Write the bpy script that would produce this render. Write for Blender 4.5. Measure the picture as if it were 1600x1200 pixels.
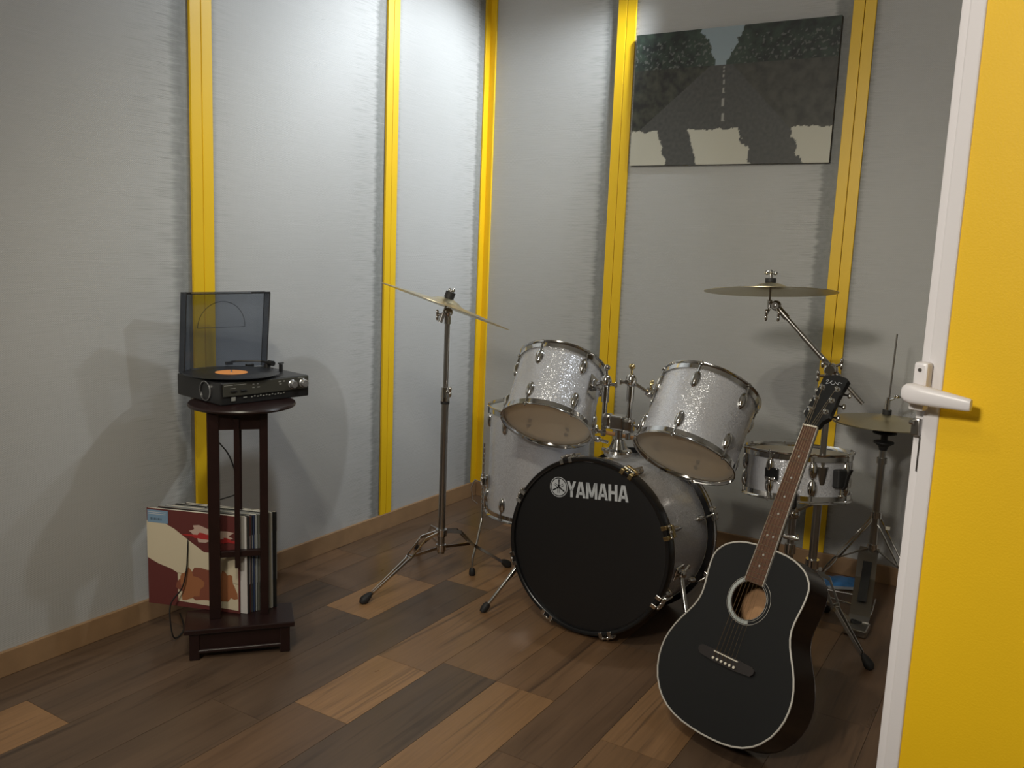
import bpy, bmesh, math, random
import numpy as np
from mathutils import Vector, Matrix, noise
PI = math.pi
V = Vector
rnd = random.Random(7)
for o in list(bpy.data.objects): bpy.data.objects.remove(o)
SC = bpy.context.scene
COL = SC.collection

# ------------------------------------------------------------------ camera
def camera_basis(yaw, pitch, roll):
    f = V((-math.sin(yaw)*math.cos(pitch), math.cos(yaw)*math.cos(pitch), -math.sin(pitch)))
    r0 = V((math.cos(yaw), math.sin(yaw), 0)); u0 = r0.cross(f)
    r = r0*math.cos(roll)+u0*math.sin(roll); u = -r0*math.sin(roll)+u0*math.cos(roll)
    return r, u, f
r_, u_, f_ = camera_basis(0.54990, 0.15422, 0.03986)
cam = bpy.data.cameras.new('camera'); cam_o = bpy.data.objects.new('camera', cam); COL.objects.link(cam_o)
cam.sensor_width = 36; cam.lens = 1361.16*36/1600; cam.clip_start = .02
M = Matrix((r_, u_, -f_)).transposed().to_4x4(); M.translation = (0, 0, 1.265); cam_o.matrix_world = M
SC.camera = cam_o

# ------------------------------------------------------------------ world, exposure, lamps
SC.view_settings.view_transform = 'Standard'; SC.view_settings.look = 'None'
SC.view_settings.gamma = 1; SC.view_settings.use_curve_mapping = False
SC.view_settings.exposure = 0.0
w = bpy.data.worlds.new('world'); SC.world = w; w.use_nodes = True
w.node_tree.nodes['Background'].inputs[0].default_value = (.9, .92, 1, 1)
w.node_tree.nodes['Background'].inputs[1].default_value = .05

def lamp(name, typ, loc, energy, color, size=.1, target=None, angle=None, blend=.6):
    l = bpy.data.lights.new(name, typ); o = bpy.data.objects.new(name, l); COL.objects.link(o)
    l.energy = energy; l.color = color; o.location = loc
    if typ == 'AREA': l.shape = 'DISK'; l.size = size
    else: l.shadow_soft_size = size
    if typ == 'SPOT': l.spot_size = math.radians(angle); l.spot_blend = blend
    if target is not None:
        o.rotation_euler = (V(target)-V(loc)).to_track_quat('-Z', 'Y').to_euler()
    return o
WARM = (1, .93, .82); COOL = (.90, .96, 1)
# twin ceiling spots in front of the drum kit
GOLD = (1, .94, .76)
lamp('ceiling_spot_front', 'SPOT', (-1.02, .80, 2.42), 27, GOLD, .03, (-1.5, 2.6, .3), 94, .6)
lamp('ceiling_spot_front_twin', 'SPOT', (-1.22, .78, 2.42), 27, GOLD, .03, (-1.7, 2.6, .3), 94, .6)
# spot in the back right corner
lamp('ceiling_spot_back', 'SPOT', (-.55, 3.1, 2.45), 34, COOL, .035, (-2.43, 2.3, .9), 95, .5)
# spots near the back wall aimed across at the left wall and the corner
lamp('ceiling_spot_corner', 'SPOT', (-1.35, 3.50, 2.50), 104, COOL, .035, (-2.43, 3.1, 1.6), 78, .7)
lamp('ceiling_spot_left', 'SPOT', (-1.5, 2.7, 2.6), 36, COOL, .03, (-2.43, 2.4, 2.25), 80, .9)
# lamp behind the viewer, by the doorway
lamp('doorway_lamp', 'SPOT', (-.95, -1.0, 2.25), 108, WARM, .20, (-.2, 1.6, 1.0), 120, .7)
lamp('door_fill_light', 'SPOT', (-.75, -1.0, 2.28), 92, WARM, .10, (.15, 1.6, 1.45), 56, .8)  # added fill light, no fixture of the room: brightens door and white frame
lamp('left_wall_fill_light', 'AREA', (-.9, -.3, 3.0), 11, WARM, .5, (-2.2, 1.6, 1.5))  # added soft fill that lifts the upper left wall, not a real panel

# ------------------------------------------------------------------ materials
def nodes(name):
    m = bpy.data.materials.new(name); m.use_nodes = True; nt = m.node_tree
    return m, nt, nt.nodes['Principled BSDF']
def N(nt, typ, **kw):
    n = nt.nodes.new(typ)
    for k, v in kw.items():
        if k in ('operation', 'blend_type', 'data_type', 'feature', 'attribute_name', 'noise_dimensions', 'interpolation_type', 'clamp', 'use_clamp'): setattr(n, k, v)
        else: n.inputs[k].default_value = v
    return n
def math_(nt, op, a, b=None, c=None):
    n = nt.nodes.new('ShaderNodeMath'); n.operation = op
    for i, x in enumerate((a, b, c)):
        if x is None: continue
        if isinstance(x, (int, float)): n.inputs[i].default_value = x
        else: nt.links.new(x, n.inputs[i])
    return n.outputs[0]
def mixc(nt, fac, a, b, mode='MIX'):
    n = nt.nodes.new('ShaderNodeMix'); n.data_type = 'RGBA'; n.blend_type = mode
    for s, x in (('Factor', fac), ('A', a), ('B', b)):
        i = [k for k in n.inputs if k.name == s and (k.type == ('VALUE' if s == 'Factor' else 'RGBA'))][0]
        if isinstance(x, (int, float)): i.default_value = x
        elif isinstance(x, tuple): i.default_value = (*x, 1) if len(x) == 3 else x
        else: nt.links.new(x, i)
    return [o for o in n.outputs if o.type == 'RGBA'][0]
def simple(name, col, rough=.5, metal=0, coat=0, bump=None, spec=None, var=0, vscale=20):
    m, nt, p = nodes(name)
    p.inputs['Base Color'].default_value = (*col, 1); p.inputs['Roughness'].default_value = rough; p.inputs['Metallic'].default_value = metal
    if coat: p.inputs['Coat Weight'].default_value = coat; p.inputs['Coat Roughness'].default_value = .08
    if spec is not None: p.inputs['Specular IOR Level'].default_value = spec
    tc = nt.nodes.new('ShaderNodeTexCoord')
    nz = N(nt, 'ShaderNodeTexNoise', Scale=vscale, Detail=4.0); nt.links.new(tc.outputs['Object'], nz.inputs['Vector'])
    if var:
        a = tuple(c*(1-var) for c in col); b = tuple(min(1, c*(1+var)) for c in col)
        nt.links.new(mixc(nt, nz.outputs[0], a, b), p.inputs['Base Color'])
    if bump:
        n2 = N(nt, 'ShaderNodeTexNoise', Scale=bump[0], Detail=3.0); nt.links.new(tc.outputs['Object'], n2.inputs['Vector'])
        b = N(nt, 'ShaderNodeBump', Strength=bump[1], Distance=.001); nt.links.new(n2.outputs[0], b.inputs['Height']); nt.links.new(b.outputs[0], p.inputs['Normal'])
    return m

def wall_material(name, axis, strips, v0, v1):
    """grey perforated fabric; darker rough brushed band and fringe beside every strip. strips: (left edge, right edge)"""
    m, nt, p = nodes(name); L = nt.links
    tc = nt.nodes.new('ShaderNodeTexCoord'); sep = nt.nodes.new('ShaderNodeSeparateXYZ'); L.new(tc.outputs['Object'], sep.inputs[0])
    v = sep.outputs[axis]; z = sep.outputs[2]
    def nz(sv, sz, scale=1, detail=3.0, off=0):
        c = nt.nodes.new('ShaderNodeCombineXYZ'); L.new(math_(nt, 'MULTIPLY', v, sv), c.inputs[0]); L.new(math_(nt, 'MULTIPLY', z, sz), c.inputs[1]); c.inputs[2].default_value = off
        t = N(nt, 'ShaderNodeTexNoise', Scale=scale, Detail=detail); L.new(c.outputs[0], t.inputs['Vector']); return t.outputs[0]
    frn = nz(3, 90, 1, 4, 3)
    dist = math_(nt, 'MULTIPLY', math_(nt, 'SUBTRACT', frn, .5), .045)
    dist2 = math_(nt, 'MULTIPLY', math_(nt, 'SUBTRACT', nz(3, 60, 1, 5, 9), .5), .16)
    def ramp(pts, d):
        vv = math_(nt, 'ADD', v, d)
        t = math_(nt, 'DIVIDE', math_(nt, 'SUBTRACT', vv, v0), v1-v0)
        r = nt.nodes.new('ShaderNodeValToRGB'); L.new(t, r.inputs[0])
        cr = r.color_ramp; cr.interpolation = 'LINEAR'
        cr.elements[0].position = 0; cr.elements[0].color = (0, 0, 0, 1); cr.elements[1].position = 1; cr.elements[1].color = (0, 0, 0, 1)
        for x, y in pts:
            e = cr.elements.new(min(.999, max(.001, (x-v0)/(v1-v0)))); e.color = (y, y, y, 1)
        return r.outputs[0]
    bp, sp = [], []
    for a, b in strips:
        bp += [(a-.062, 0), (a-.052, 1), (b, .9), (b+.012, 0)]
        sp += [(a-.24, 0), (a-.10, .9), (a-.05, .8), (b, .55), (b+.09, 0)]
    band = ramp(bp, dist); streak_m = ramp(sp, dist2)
    st = nz(9, 380, 1, 2, 1); st2 = nz(4, 240, 1, 3, 5)
    streak = nt.nodes.new('ShaderNodeMapRange'); streak.inputs['From Min'].default_value = .50; streak.inputs['From Max'].default_value = .66; L.new(st, streak.inputs[0])
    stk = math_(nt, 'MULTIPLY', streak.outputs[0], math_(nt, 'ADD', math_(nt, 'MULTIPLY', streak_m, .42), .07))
    # perforation dots
    dots = math_(nt, 'MULTIPLY', math_(nt, 'SINE', math_(nt, 'MULTIPLY', v, 2*PI/.0068)), math_(nt, 'SINE', math_(nt, 'MULTIPLY', z, 2*PI/.0060)))
    base = mixc(nt, nz(1.2, 1.2, 1, 2, 7), (.44, .445, .44), (.52, .525, .53))
    base = mixc(nt, math_(nt, 'MULTIPLY', math_(nt, 'ADD', dots, 1), .10), base, (.20, .205, .20))
    base = mixc(nt, stk, base, (.20, .21, .20))
    grain = nz(25, 25, 2, 4, 2)
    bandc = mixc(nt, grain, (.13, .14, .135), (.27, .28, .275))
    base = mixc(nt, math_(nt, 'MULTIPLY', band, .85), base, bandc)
    wisps = nt.nodes.new('ShaderNodeMapRange'); wisps.inputs['From Min'].default_value = .58; wisps.inputs['From Max'].default_value = .70; L.new(st2, wisps.inputs[0])
    base = mixc(nt, math_(nt, 'MULTIPLY', wisps.outputs[0], .16), base, (.60, .60, .61))
    L.new(base, p.inputs['Base Color'])
    p.inputs['Roughness'].default_value = .62; p.inputs['Specular IOR Level'].default_value = .35
    b = N(nt, 'ShaderNodeBump', Strength=.35, Distance=.0012)
    h = math_(nt, 'ADD', math_(nt, 'MULTIPLY', dots, .4), math_(nt, 'MULTIPLY', st, 1.2)); h = math_(nt, 'ADD', h, math_(nt, 'MULTIPLY', nz(60, 60, 2, 3, 4), band))
    L.new(h, b.inputs['Height']); L.new(b.outputs[0], p.inputs['Normal'])
    return m

MT = {}
MT['yellow'] = simple('yellow_paint', (.82, .52, .010), .42, bump=(60, .15), var=.05, vscale=6)
MT['yellow_door'] = simple('yellow_door_laminate', (.90, .56, .004), .55, bump=(300, .25), var=.04, vscale=5)
MT['white_plastic'] = simple('white_plastic', (.78, .76, .78), .32)
MT['ceiling'] = simple('ceiling_paint', (.72, .72, .71), .8)
MT['plain_wall'] = simple('plain_wall_paint', (.50, .50, .48), .8)
MT['skirting'] = simple('skirting_wood', (.31, .19, .10), .5, var=.25, vscale=14)
MT['chrome'] = simple('chrome', (.62, .61, .59), .12, 1)
MT['chrome_dull'] = simple('brushed_steel', (.42, .41, .39), .28, 1)
MT['brass_nut'] = simple('brass_tinted_chrome', (.72, .58, .30), .2, 1)
MT['rubber'] = simple('black_rubber', (.016, .016, .017), .6)
MT['black_gloss'] = simple('black_lacquer', (.010, .010, .011), .22)
MT['black_head'] = simple('black_drum_head', (.011, .011, .012), .38, bump=(400, .05))
MT['head_white'] = simple('coated_white_head', (.62, .66, .64), .5, bump=(500, .3))
def translucent(m, col, fac):
    nt = m.node_tree; p = nt.nodes['Principled BSDF']; t = N(nt, 'ShaderNodeBsdfTranslucent'); t.inputs[0].default_value = (*col, 1)
    mx = nt.nodes.new('ShaderNodeMixShader'); mx.inputs[0].default_value = fac
    nt.links.new(p.outputs[0], mx.inputs[1]); nt.links.new(t.outputs[0], mx.inputs[2]); nt.links.new(mx.outputs[0], nt.nodes['Material Output'].inputs['Surface'])
translucent(MT['head_white'], (.95, .93, .88), .62)
MT['print_grey'] = simple('light_grey_print', (.50, .53, .57), .5)
MT['dark_wood'] = simple('dark_mahogany', (.017, .0065, .006), .34, var=.35, vscale=30)
MT['black_plastic'] = simple('black_plastic', (.018, .018, .019), .35)
MT['panel_olive'] = simple('dark_olive_panel', (.055, .054, .045), .35)
MT['print_dim'] = simple('dim_panel_print', (.28, .28, .26), .5)
MT['label_orange'] = simple('orange_record_label', (.90, .36, .10), .5)
MT['silver_plastic'] = simple('silver_plastic', (.55, .55, .56), .25, .8)
MT['maple'] = simple('maple_ply', (.80, .66, .48), .5, var=.2, vscale=30)
MT['stick'] = simple('lacquered_hickory', (.36, .18, .07), .35, var=.2, vscale=60)
MT['cable'] = simple('black_cable', (.012, .011, .011), .5)
MT['gtr_black'] = simple('black_guitar_lacquer', (.0115, .0120, .0128), .30, bump=(90, .06))
MT['gtr_side'] = simple('dark_brown_guitar_lacquer', (.020, .013, .011), .22, var=.3, vscale=20)
MT['binding'] = simple('cream_binding', (.52, .50, .46), .4)
MT['spruce'] = simple('pale_inner_wood', (.50, .28, .14), .6, var=.15, vscale=30)
MT['paper'] = simple('paper_label', (.44, .46, .43), .7)
MT['rosewood'] = simple('rosewood', (.105, .048, .028), .42, var=.35, vscale=50)
MT['ebony'] = simple('dark_bridge_wood', (.022, .018, .018), .5)
MT['bone'] = simple('bone', (.74, .70, .60), .4)
MT['fret'] = simple('fret_wire', (.62, .54, .44), .3, 1)
MT['string'] = simple('bronze_string', (.55, .42, .26), .3, 1)
MT['pearl'] = simple('pearl_inlay', (.40, .43, .42), .3, var=.5, vscale=160)
MT['blue'] = simple('blue_plastic_film', (.05, .20, .48), .3, var=.3, vscale=40)
MT['clear_film'] = simple('pale_plastic_film', (.40, .42, .44), .25)
MT['canvas_side'] = simple('canvas_side', (.10, .10, .10), .8)

def sparkle():
    m, nt, p = nodes('silver_sparkle_wrap'); L = nt.links
    tc = nt.nodes.new('ShaderNodeTexCoord')
    vo = N(nt, 'ShaderNodeTexVoronoi', Scale=520.0); L.new(tc.outputs['Object'], vo.inputs['Vector'])
    g = nt.nodes.new('ShaderNodeNewGeometry')
    s = nt.nodes.new('ShaderNodeVectorMath'); s.operation = 'SUBTRACT'; L.new(vo.outputs['Color'], s.inputs[0]); s.inputs[1].default_value = (.5, .5, .5)
    sc = nt.nodes.new('ShaderNodeVectorMath'); sc.operation = 'SCALE'; L.new(s.outputs[0], sc.inputs[0]); sc.inputs['Scale'].default_value = .42
    a = nt.nodes.new('ShaderNodeVectorMath'); a.operation = 'ADD'; L.new(g.outputs['Normal'], a.inputs[0]); L.new(sc.outputs[0], a.inputs[1])
    n = nt.nodes.new('ShaderNodeVectorMath'); n.operation = 'NORMALIZE'; L.new(a.outputs[0], n.inputs[0]); L.new(n.outputs[0], p.inputs['Normal'])
    L.new(mixc(nt, vo.outputs['Distance'], (.66, .67, .72), (.54, .55, .59)), p.inputs['Base Color'])
    p.inputs['Metallic'].default_value = .35; p.inputs['Roughness'].default_value = .26
    p.inputs['Coat Weight'].default_value = .5; p.inputs['Coat Roughness'].default_value = .12
    return m
MT['sparkle'] = sparkle()

def cymbal_mat():
    m, nt, p = nodes('cymbal_brass'); L = nt.links
    tc = nt.nodes.new('ShaderNodeTexCoord'); sep = nt.nodes.new('ShaderNodeSeparateXYZ'); L.new(tc.outputs['Object'], sep.inputs[0])
    r = math_(nt, 'SQRT', math_(nt, 'ADD', math_(nt, 'MULTIPLY', sep.outputs[0], sep.outputs[0]), math_(nt, 'MULTIPLY', sep.outputs[1], sep.outputs[1])))
    wv = math_(nt, 'SINE', math_(nt, 'MULTIPLY', r, 2400))
    L.new(mixc(nt, math_(nt, 'MULTIPLY', math_(nt, 'ADD', wv, 1), .5), (.56, .50, .33), (.70, .62, .42)), p.inputs['Base Color'])
    p.inputs['Metallic'].default_value = 1; p.inputs['Roughness'].default_value = .30
    b = N(nt, 'ShaderNodeBump', Strength=.25, Distance=.0004); L.new(wv, b.inputs['Height']); L.new(b.outputs[0], p.inputs['Normal'])
    return m
MT['cymbal'] = cymbal_mat()

def see_through(name, tint, keep, rough, gloss=1.0):
    """translucent sheet: part straight transmission, part coated surface"""
    m, nt, p = nodes(name); L = nt.links
    tr = N(nt, 'ShaderNodeBsdfTransparent'); tr.inputs[0].default_value = (*tint, 1)
    mx = nt.nodes.new('ShaderNodeMixShader'); mx.inputs[0].default_value = keep
    L.new(tr.outputs[0], mx.inputs[1]); L.new(p.outputs[0], mx.inputs[2])
    L.new(mx.outputs[0], nt.nodes['Material Output'].inputs['Surface'])
    p.inputs['Roughness'].default_value = rough
    return m, p
MT['smoke'], p = see_through('smoked_clear_plastic', (.72, .75, .80), .25, .12); p.inputs['Base Color'].default_value = (.11, .12, .145, 1)
MT['smoke_edge'], p = see_through('smoked_plastic_rim', (.50, .53, .58), .45, .15); p.inputs['Base Color'].default_value = (.07, .078, .095, 1)
MT['head_clear'], p = see_through('clear_resonant_head', (.98, .93, .85), .60, .20); p.inputs['Base Color'].default_value = (.97, .86, .70, 1)

def record_mat():
    m, nt, p = nodes('vinyl_grooves'); L = nt.links
    tc = nt.nodes.new('ShaderNodeTexCoord'); sep = nt.nodes.new('ShaderNodeSeparateXYZ'); L.new(tc.outputs['Object'], sep.inputs[0])
    r = math_(nt, 'SQRT', math_(nt, 'ADD', math_(nt, 'MULTIPLY', sep.outputs[0], sep.outputs[0]), math_(nt, 'MULTIPLY', sep.outputs[1], sep.outputs[1])))
    wv = math_(nt, 'SINE', math_(nt, 'MULTIPLY', r, 3000))
    p.inputs['Base Color'].default_value = (.014, .015, .018, 1); p.inputs['Roughness'].default_value = .28
    b = N(nt, 'ShaderNodeBump', Strength=.4, Distance=.0004); L.new(wv, b.inputs['Height']); L.new(b.outputs[0], p.inputs['Normal'])
    return m
MT['vinyl'] = record_mat()

def floor_mat():
    m, nt, p = nodes('laminate_planks'); L = nt.links
    at = N(nt, 'ShaderNodeAttribute', attribute_name='plank_tone')
    tc = nt.nodes.new('ShaderNodeTexCoord'); sep = nt.nodes.new('ShaderNodeSeparateXYZ'); L.new(tc.outputs['Object'], sep.inputs[0])
    asep = nt.nodes.new('ShaderNodeSeparateColor'); L.new(at.outputs['Color'], asep.inputs[0])
    def nz(sx, sy, detail, off, dist=0.0):
        c = nt.nodes.new('ShaderNodeCombineXYZ'); L.new(math_(nt, 'MULTIPLY', sep.outputs[0], sx), c.inputs[0]); L.new(math_(nt, 'MULTIPLY', sep.outputs[1], sy), c.inputs[1])
        L.new(math_(nt, 'ADD', math_(nt, 'MULTIPLY', asep.outputs[1], 40), off), c.inputs[2])
        t = N(nt, 'ShaderNodeTexNoise', Scale=1.0, Detail=detail, Distortion=dist); L.new(c.outputs[0], t.inputs['Vector']); return t.outputs[0]
    tone = asep.outputs[0]
    r = nt.nodes.new('ShaderNodeValToRGB'); L.new(tone, r.inputs[0]); cr = r.color_ramp
    cr.elements[0].position = 0; cr.elements[0].color = (.078, .056, .043, 1)
    cr.elements[1].position = 1; cr.elements[1].color = (.56, .30, .125, 1)
    for x, c in ((.3, (.125, .083, .056, 1)), (.5, (.190, .108, .060, 1)), (.75, (.34, .185, .085, 1))):
        e = cr.elements.new(x); e.color = c
    g1 = nz(9, 1.6, 6, 0, .8); g2 = nz(140, 5, 3, 3, .2); g3 = nz(26, 1.2, 5, 6, 1.5)
    c = mixc(nt, g1, mixc(nt, .55, r.outputs[0], (.02, .014, .010)), mixc(nt, .25, r.outputs[0], (.42, .25, .14)))
    mr = nt.nodes.new('ShaderNodeMapRange'); mr.inputs['From Min'].default_value = .55; mr.inputs['From Max'].default_value = .75; L.new(g3, mr.inputs[0])
    c = mixc(nt, math_(nt, 'MULTIPLY', mr.outputs[0], .72), c, (.035, .022, .016))
    c = mixc(nt, math_(nt, 'MULTIPLY', g2, .42), c, (.05, .032, .022))
    L.new(c, p.inputs['Base Color'])
    rg = nt.nodes.new('ShaderNodeMapRange'); rg.inputs['To Min'].default_value = .20; rg.inputs['To Max'].default_value = .44; L.new(g1, rg.inputs[0]); L.new(rg.outputs[0], p.inputs['Roughness'])
    b = N(nt, 'ShaderNodeBump', Strength=.25, Distance=.0006); L.new(math_(nt, 'ADD', g2, g3), b.inputs['Height']); L.new(b.outputs[0], p.inputs['Normal'])
    return m
MT['floor'] = floor_mat()
def attr_mat(name, attr, rough=.6):
    m, nt, p = nodes(name); at = N(nt, 'ShaderNodeAttribute', attribute_name=attr); nt.links.new(at.outputs['Color'], p.inputs['Base Color'])
    p.inputs['Roughness'].default_value = rough
    return m
def colmat(name, c, rough=.55):
    if name not in MT: MT[name] = simple(name, c, rough)
    return MT[name]

# ------------------------------------------------------------------ mesh helpers
def frame(axis, up=None):
    """3x3 with Z along axis"""
    z = V(axis).normalized(); a = V(up) if up is not None else (V((0, 0, 1)) if abs(z.z) < .95 else V((1, 0, 0)))
    x = a.cross(z).normalized(); y = z.cross(x); return Matrix((x, y, z)).transposed()
def TM(loc=(0, 0, 0), rot=None):
    m = (rot.to_4x4() if rot is not None else Matrix.Identity(4)); m = m.copy(); m.translation = V(loc); return m
class MB:
    def __init__(s): s.v = []; s.f = []; s.s = []
    def add(s, vs, fs, smooth=False, M=None):
        n = len(s.v); s.v += [(M @ V(v)) if M is not None else V(v) for v in vs]; s.f += [tuple(i+n for i in f) for f in fs]; s.s += [smooth]*len(fs); return s
    def box(s, c, size, M=None, bev=0):
        x, y, z = [k/2 for k in size]; c = V(c)
        if bev <= 0:
            vs = [c+V((a*x, b*y, d*z)) for a in (-1, 1) for b in (-1, 1) for d in (-1, 1)]
            return s.add(vs, [(0, 1, 3, 2), (4, 6, 7, 5), (0, 4, 5, 1), (2, 3, 7, 6), (0, 2, 6, 4), (1, 5, 7, 3)], False, M)
        bm = bmesh.new(); bmesh.ops.create_cube(bm, size=1)
        for v in bm.verts: v.co = V((v.co.x*size[0], v.co.y*size[1], v.co.z*size[2]))
        bmesh.ops.bevel(bm, geom=bm.edges[:], offset=bev, segments=2, profile=.5, affect='EDGES')
        bm.verts.index_update(); vs = [c+v.co for v in bm.verts]; fs = [tuple(v.index for v in f.verts) for f in bm.faces]; bm.free()
        big = [f for f in fs if len(f) == 4 and max((vs[f[0]]-vs[f[1]]).length, (vs[f[1]]-vs[f[2]]).length) > bev*1.5 and min((vs[f[0]]-vs[f[1]]).length, (vs[f[1]]-vs[f[2]]).length) > bev*1.5]
        sm = [f for f in fs if f not in big]
        s.add(vs, big, False, M); return s.add(vs, sm, False, M)
    def lathe(s, prof, seg=48, M=None, smooth=True, close=False):
        """prof: [(r,z)] about Z; r==0 ends are capped to a point"""
        vs = []; idx = []
        for r, z in prof:
            if r < 1e-7: idx.append([len(vs)]*seg); vs.append((0, 0, z))
            else:
                idx.append(list(range(len(vs), len(vs)+seg))); vs += [(r*math.cos(2*PI*k/seg), r*math.sin(2*PI*k/seg), z) for k in range(seg)]
        fs = []; n = len(prof)
        for i in range(n if close else n-1):
            A, B = idx[i], idx[(i+1) % n]
            for k in range(seg):
                k2 = (k+1) % seg; q = [A[k], A[k2], B[k2], B[k]]
                qq = []; [qq.append(x) for x in q if x not in qq]
                if len(qq) > 2: fs.append(tuple(qq))
        return s.add(vs, fs, smooth, M)
    def rod(s, a, b, r1, r2=None, seg=12, cap=True):
        a, b = V(a), V(b); r2 = r1 if r2 is None else r2; L = (b-a).length
        if L < 1e-7: return s
        M = TM(a, frame(b-a)); return s.lathe(([(0, 0)] if cap else [])+[(r1, 0), (r2, L)]+([(0, L)] if cap else []), seg, M)
    def tube(s, pts, r, seg=8, closed=False, cap=True):
        pts = [V(p) for p in pts]; n = len(pts); rs = r if isinstance(r, (list, tuple)) else [r]*n
        up = None; vs = []
        for i, p in enumerate(pts):
            if closed: t = (pts[(i+1) % n]-pts[i-1]).normalized()
            else: t = (pts[min(i+1, n-1)]-pts[max(i-1, 0)]).normalized()
            if up is None: up = t.orthogonal().normalized()
            up = (up-t*up.dot(t))
            up = up.normalized() if up.length > 1e-6 else t.orthogonal().normalized()
            b = t.cross(up)
            vs += [p+(up*math.cos(2*PI*k/seg)+b*math.sin(2*PI*k/seg))*rs[i] for k in range(seg)]
        fs = []
        for i in range(n if closed else n-1):
            j = (i+1) % n
            fs += [(i*seg+k, i*seg+(k+1) % seg, j*seg+(k+1) % seg, j*seg+k) for k in range(seg)]
        if cap and not closed: fs += [tuple(range(seg))[::-1], tuple(range((n-1)*seg, n*seg))]
        return s.add(vs, fs, True)
    def ball(s, c, r, M=None, sx=1, sy=1, sz=1, seg=16, rings=8):
        prof = [(math.sin(PI*i/rings), -math.cos(PI*i/rings)) for i in range(rings+1)]; prof[0] = (0, -1); prof[-1] = (0, 1)
        T = Matrix.Translation(V(c)) @ Matrix.Diagonal((r*sx, r*sy, r*sz, 1))
        return s.lathe(prof, seg, (M @ T) if M is not None else T)
    def prism(s, poly, z0, z1, M=None, smooth=False):
        n = len(poly); vs = [(x, y, z0) for x, y in poly]+[(x, y, z1) for x, y in poly]
        fs = [tuple(range(n))[::-1], tuple(range(n, 2*n))]+[(i, (i+1) % n, n+(i+1) % n, n+i) for i in range(n)]
        return s.add(vs, fs, smooth, M)
    def strip(s, pts, w, t, side):
        """flat bar swept along pts; width w along 'side', thickness t"""
        pts = [V(p) for p in pts]; side = V(side).normalized(); vs = []
        for i, p in enumerate(pts):
            d = (pts[min(i+1, len(pts)-1)]-pts[max(i-1, 0)]).normalized(); nn = d.cross(side).normalized()
            vs += [p+side*w/2+nn*t/2, p-side*w/2+nn*t/2, p-side*w/2-nn*t/2, p+side*w/2-nn*t/2]
        fs = [(0, 3, 2, 1)]; n = len(pts)
        for i in range(n-1):
            for k in range(4): fs.append((i*4+k, i*4+(k+1) % 4, i*4+4+(k+1) % 4, i*4+4+k))
        fs.append(((n-1)*4, (n-1)*4+1, (n-1)*4+2, (n-1)*4+3)); return s.add(vs, fs)
    def mesh(s, name, mat):
        me = bpy.data.meshes.new(name); me.from_pydata([tuple(v) for v in s.v], [], s.f); me.update()
        bm = bmesh.new(); bm.from_mesh(me); bmesh.ops.recalc_face_normals(bm, faces=bm.faces[:]); bm.to_mesh(me); bm.free()
        me.polygons.foreach_set('use_smooth', s.s)
        if any(s.s): me.set_sharp_from_angle(angle=math.radians(38))
        if mat is not None: me.materials.append(MT[mat] if isinstance(mat, str) else mat)
        return me
def root_matrix(o):
    m = Matrix.LocRotScale(o.location, o.rotation_euler, None)
    return root_matrix(o.parent) @ m if o.parent else m
def obj(name, mb, mat, parent=None, world=False, at=None, label=None):
    """one mesh object. world: geometry is in world coordinates and is brought into the parent's frame.
    at: matrix (in the parent's frame) that becomes the object's own transform"""
    if world and parent is not None:
        I = root_matrix(parent).inverted(); mb.v = [I @ v for v in mb.v]
    me = mb if isinstance(mb, bpy.types.Mesh) else mb.mesh(name, mat)
    o = bpy.data.objects.new(name, me); COL.objects.link(o)
    if parent is not None: o.parent = parent
    if at is not None:
        l, q, s = at.decompose(); o.location = l; o.rotation_euler = q.to_euler()
    if label: o['label'] = label
    return o
def tag(o, label=None, cat=None, group=None, kind=None):
    for k, v in (('label', label), ('category', cat), ('group', group), ('kind', kind)):
        if v: o[k] = v
    return o
def thing(name, label, cat, M=None, loc=None, rz=0, group=None):
    o = bpy.data.objects.new(name, None); COL.objects.link(o); o.empty_display_size = .05
    if M is not None:
        l, q, s = M.decompose(); o.location = l; o.rotation_euler = q.to_euler()
    else: o.location = loc or (0, 0, 0); o.rotation_euler = (0, 0, rz)
    return tag(o, label, cat, group)
def struct(name, mb, mat, label=None, parent=None):
    o = obj(name, mb, mat, parent)
    if parent is None: o['kind'] = 'structure'; o['label'] = label or name.replace('_', ' ')
    return o

# ------------------------------------------------------------------ room shell
XL, YB, XR, YF, H = -2.431, 3.641, 1.6, -1.8, 3.05
S1, S2 = (1.911, 1.997), (2.879, 2.954)
S3, S4 = (-1.758, -1.671), (-.772, -.688)
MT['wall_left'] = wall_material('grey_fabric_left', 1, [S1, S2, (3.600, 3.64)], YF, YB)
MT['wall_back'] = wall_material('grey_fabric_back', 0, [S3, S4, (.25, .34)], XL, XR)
t = .1
mb = MB().box((XL-t/2, (YF+YB)/2, H/2), (t, YB-YF+2*t, H)); struct('wall_left', mb, 'wall_left', 'grey fabric wall on the left, behind the record player')
mb = MB().box(((XL+XR)/2, YB+t/2, H/2), (XR-XL, t, H)); struct('wall_back', mb, 'wall_back', 'grey fabric wall behind the drum kit')
mb = MB().box((XR+t/2, (YF+YB)/2, H/2), (t, YB-YF+2*t, H)); struct('wall_right', mb, 'plain_wall', 'plain wall on the right, behind the yellow door')
mb = MB().box(((XL+XR)/2, YF-t/2, H/2), (XR-XL, t, H)); struct('wall_front', mb, 'plain_wall', 'plain wall behind the viewer')
mb = MB().box(((XL+XR)/2, (YF+YB)/2, H+.05), (XR-XL+2*t, YB-YF+2*t, .1)); struct('ceiling', mb, 'ceiling', 'white ceiling')

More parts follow.
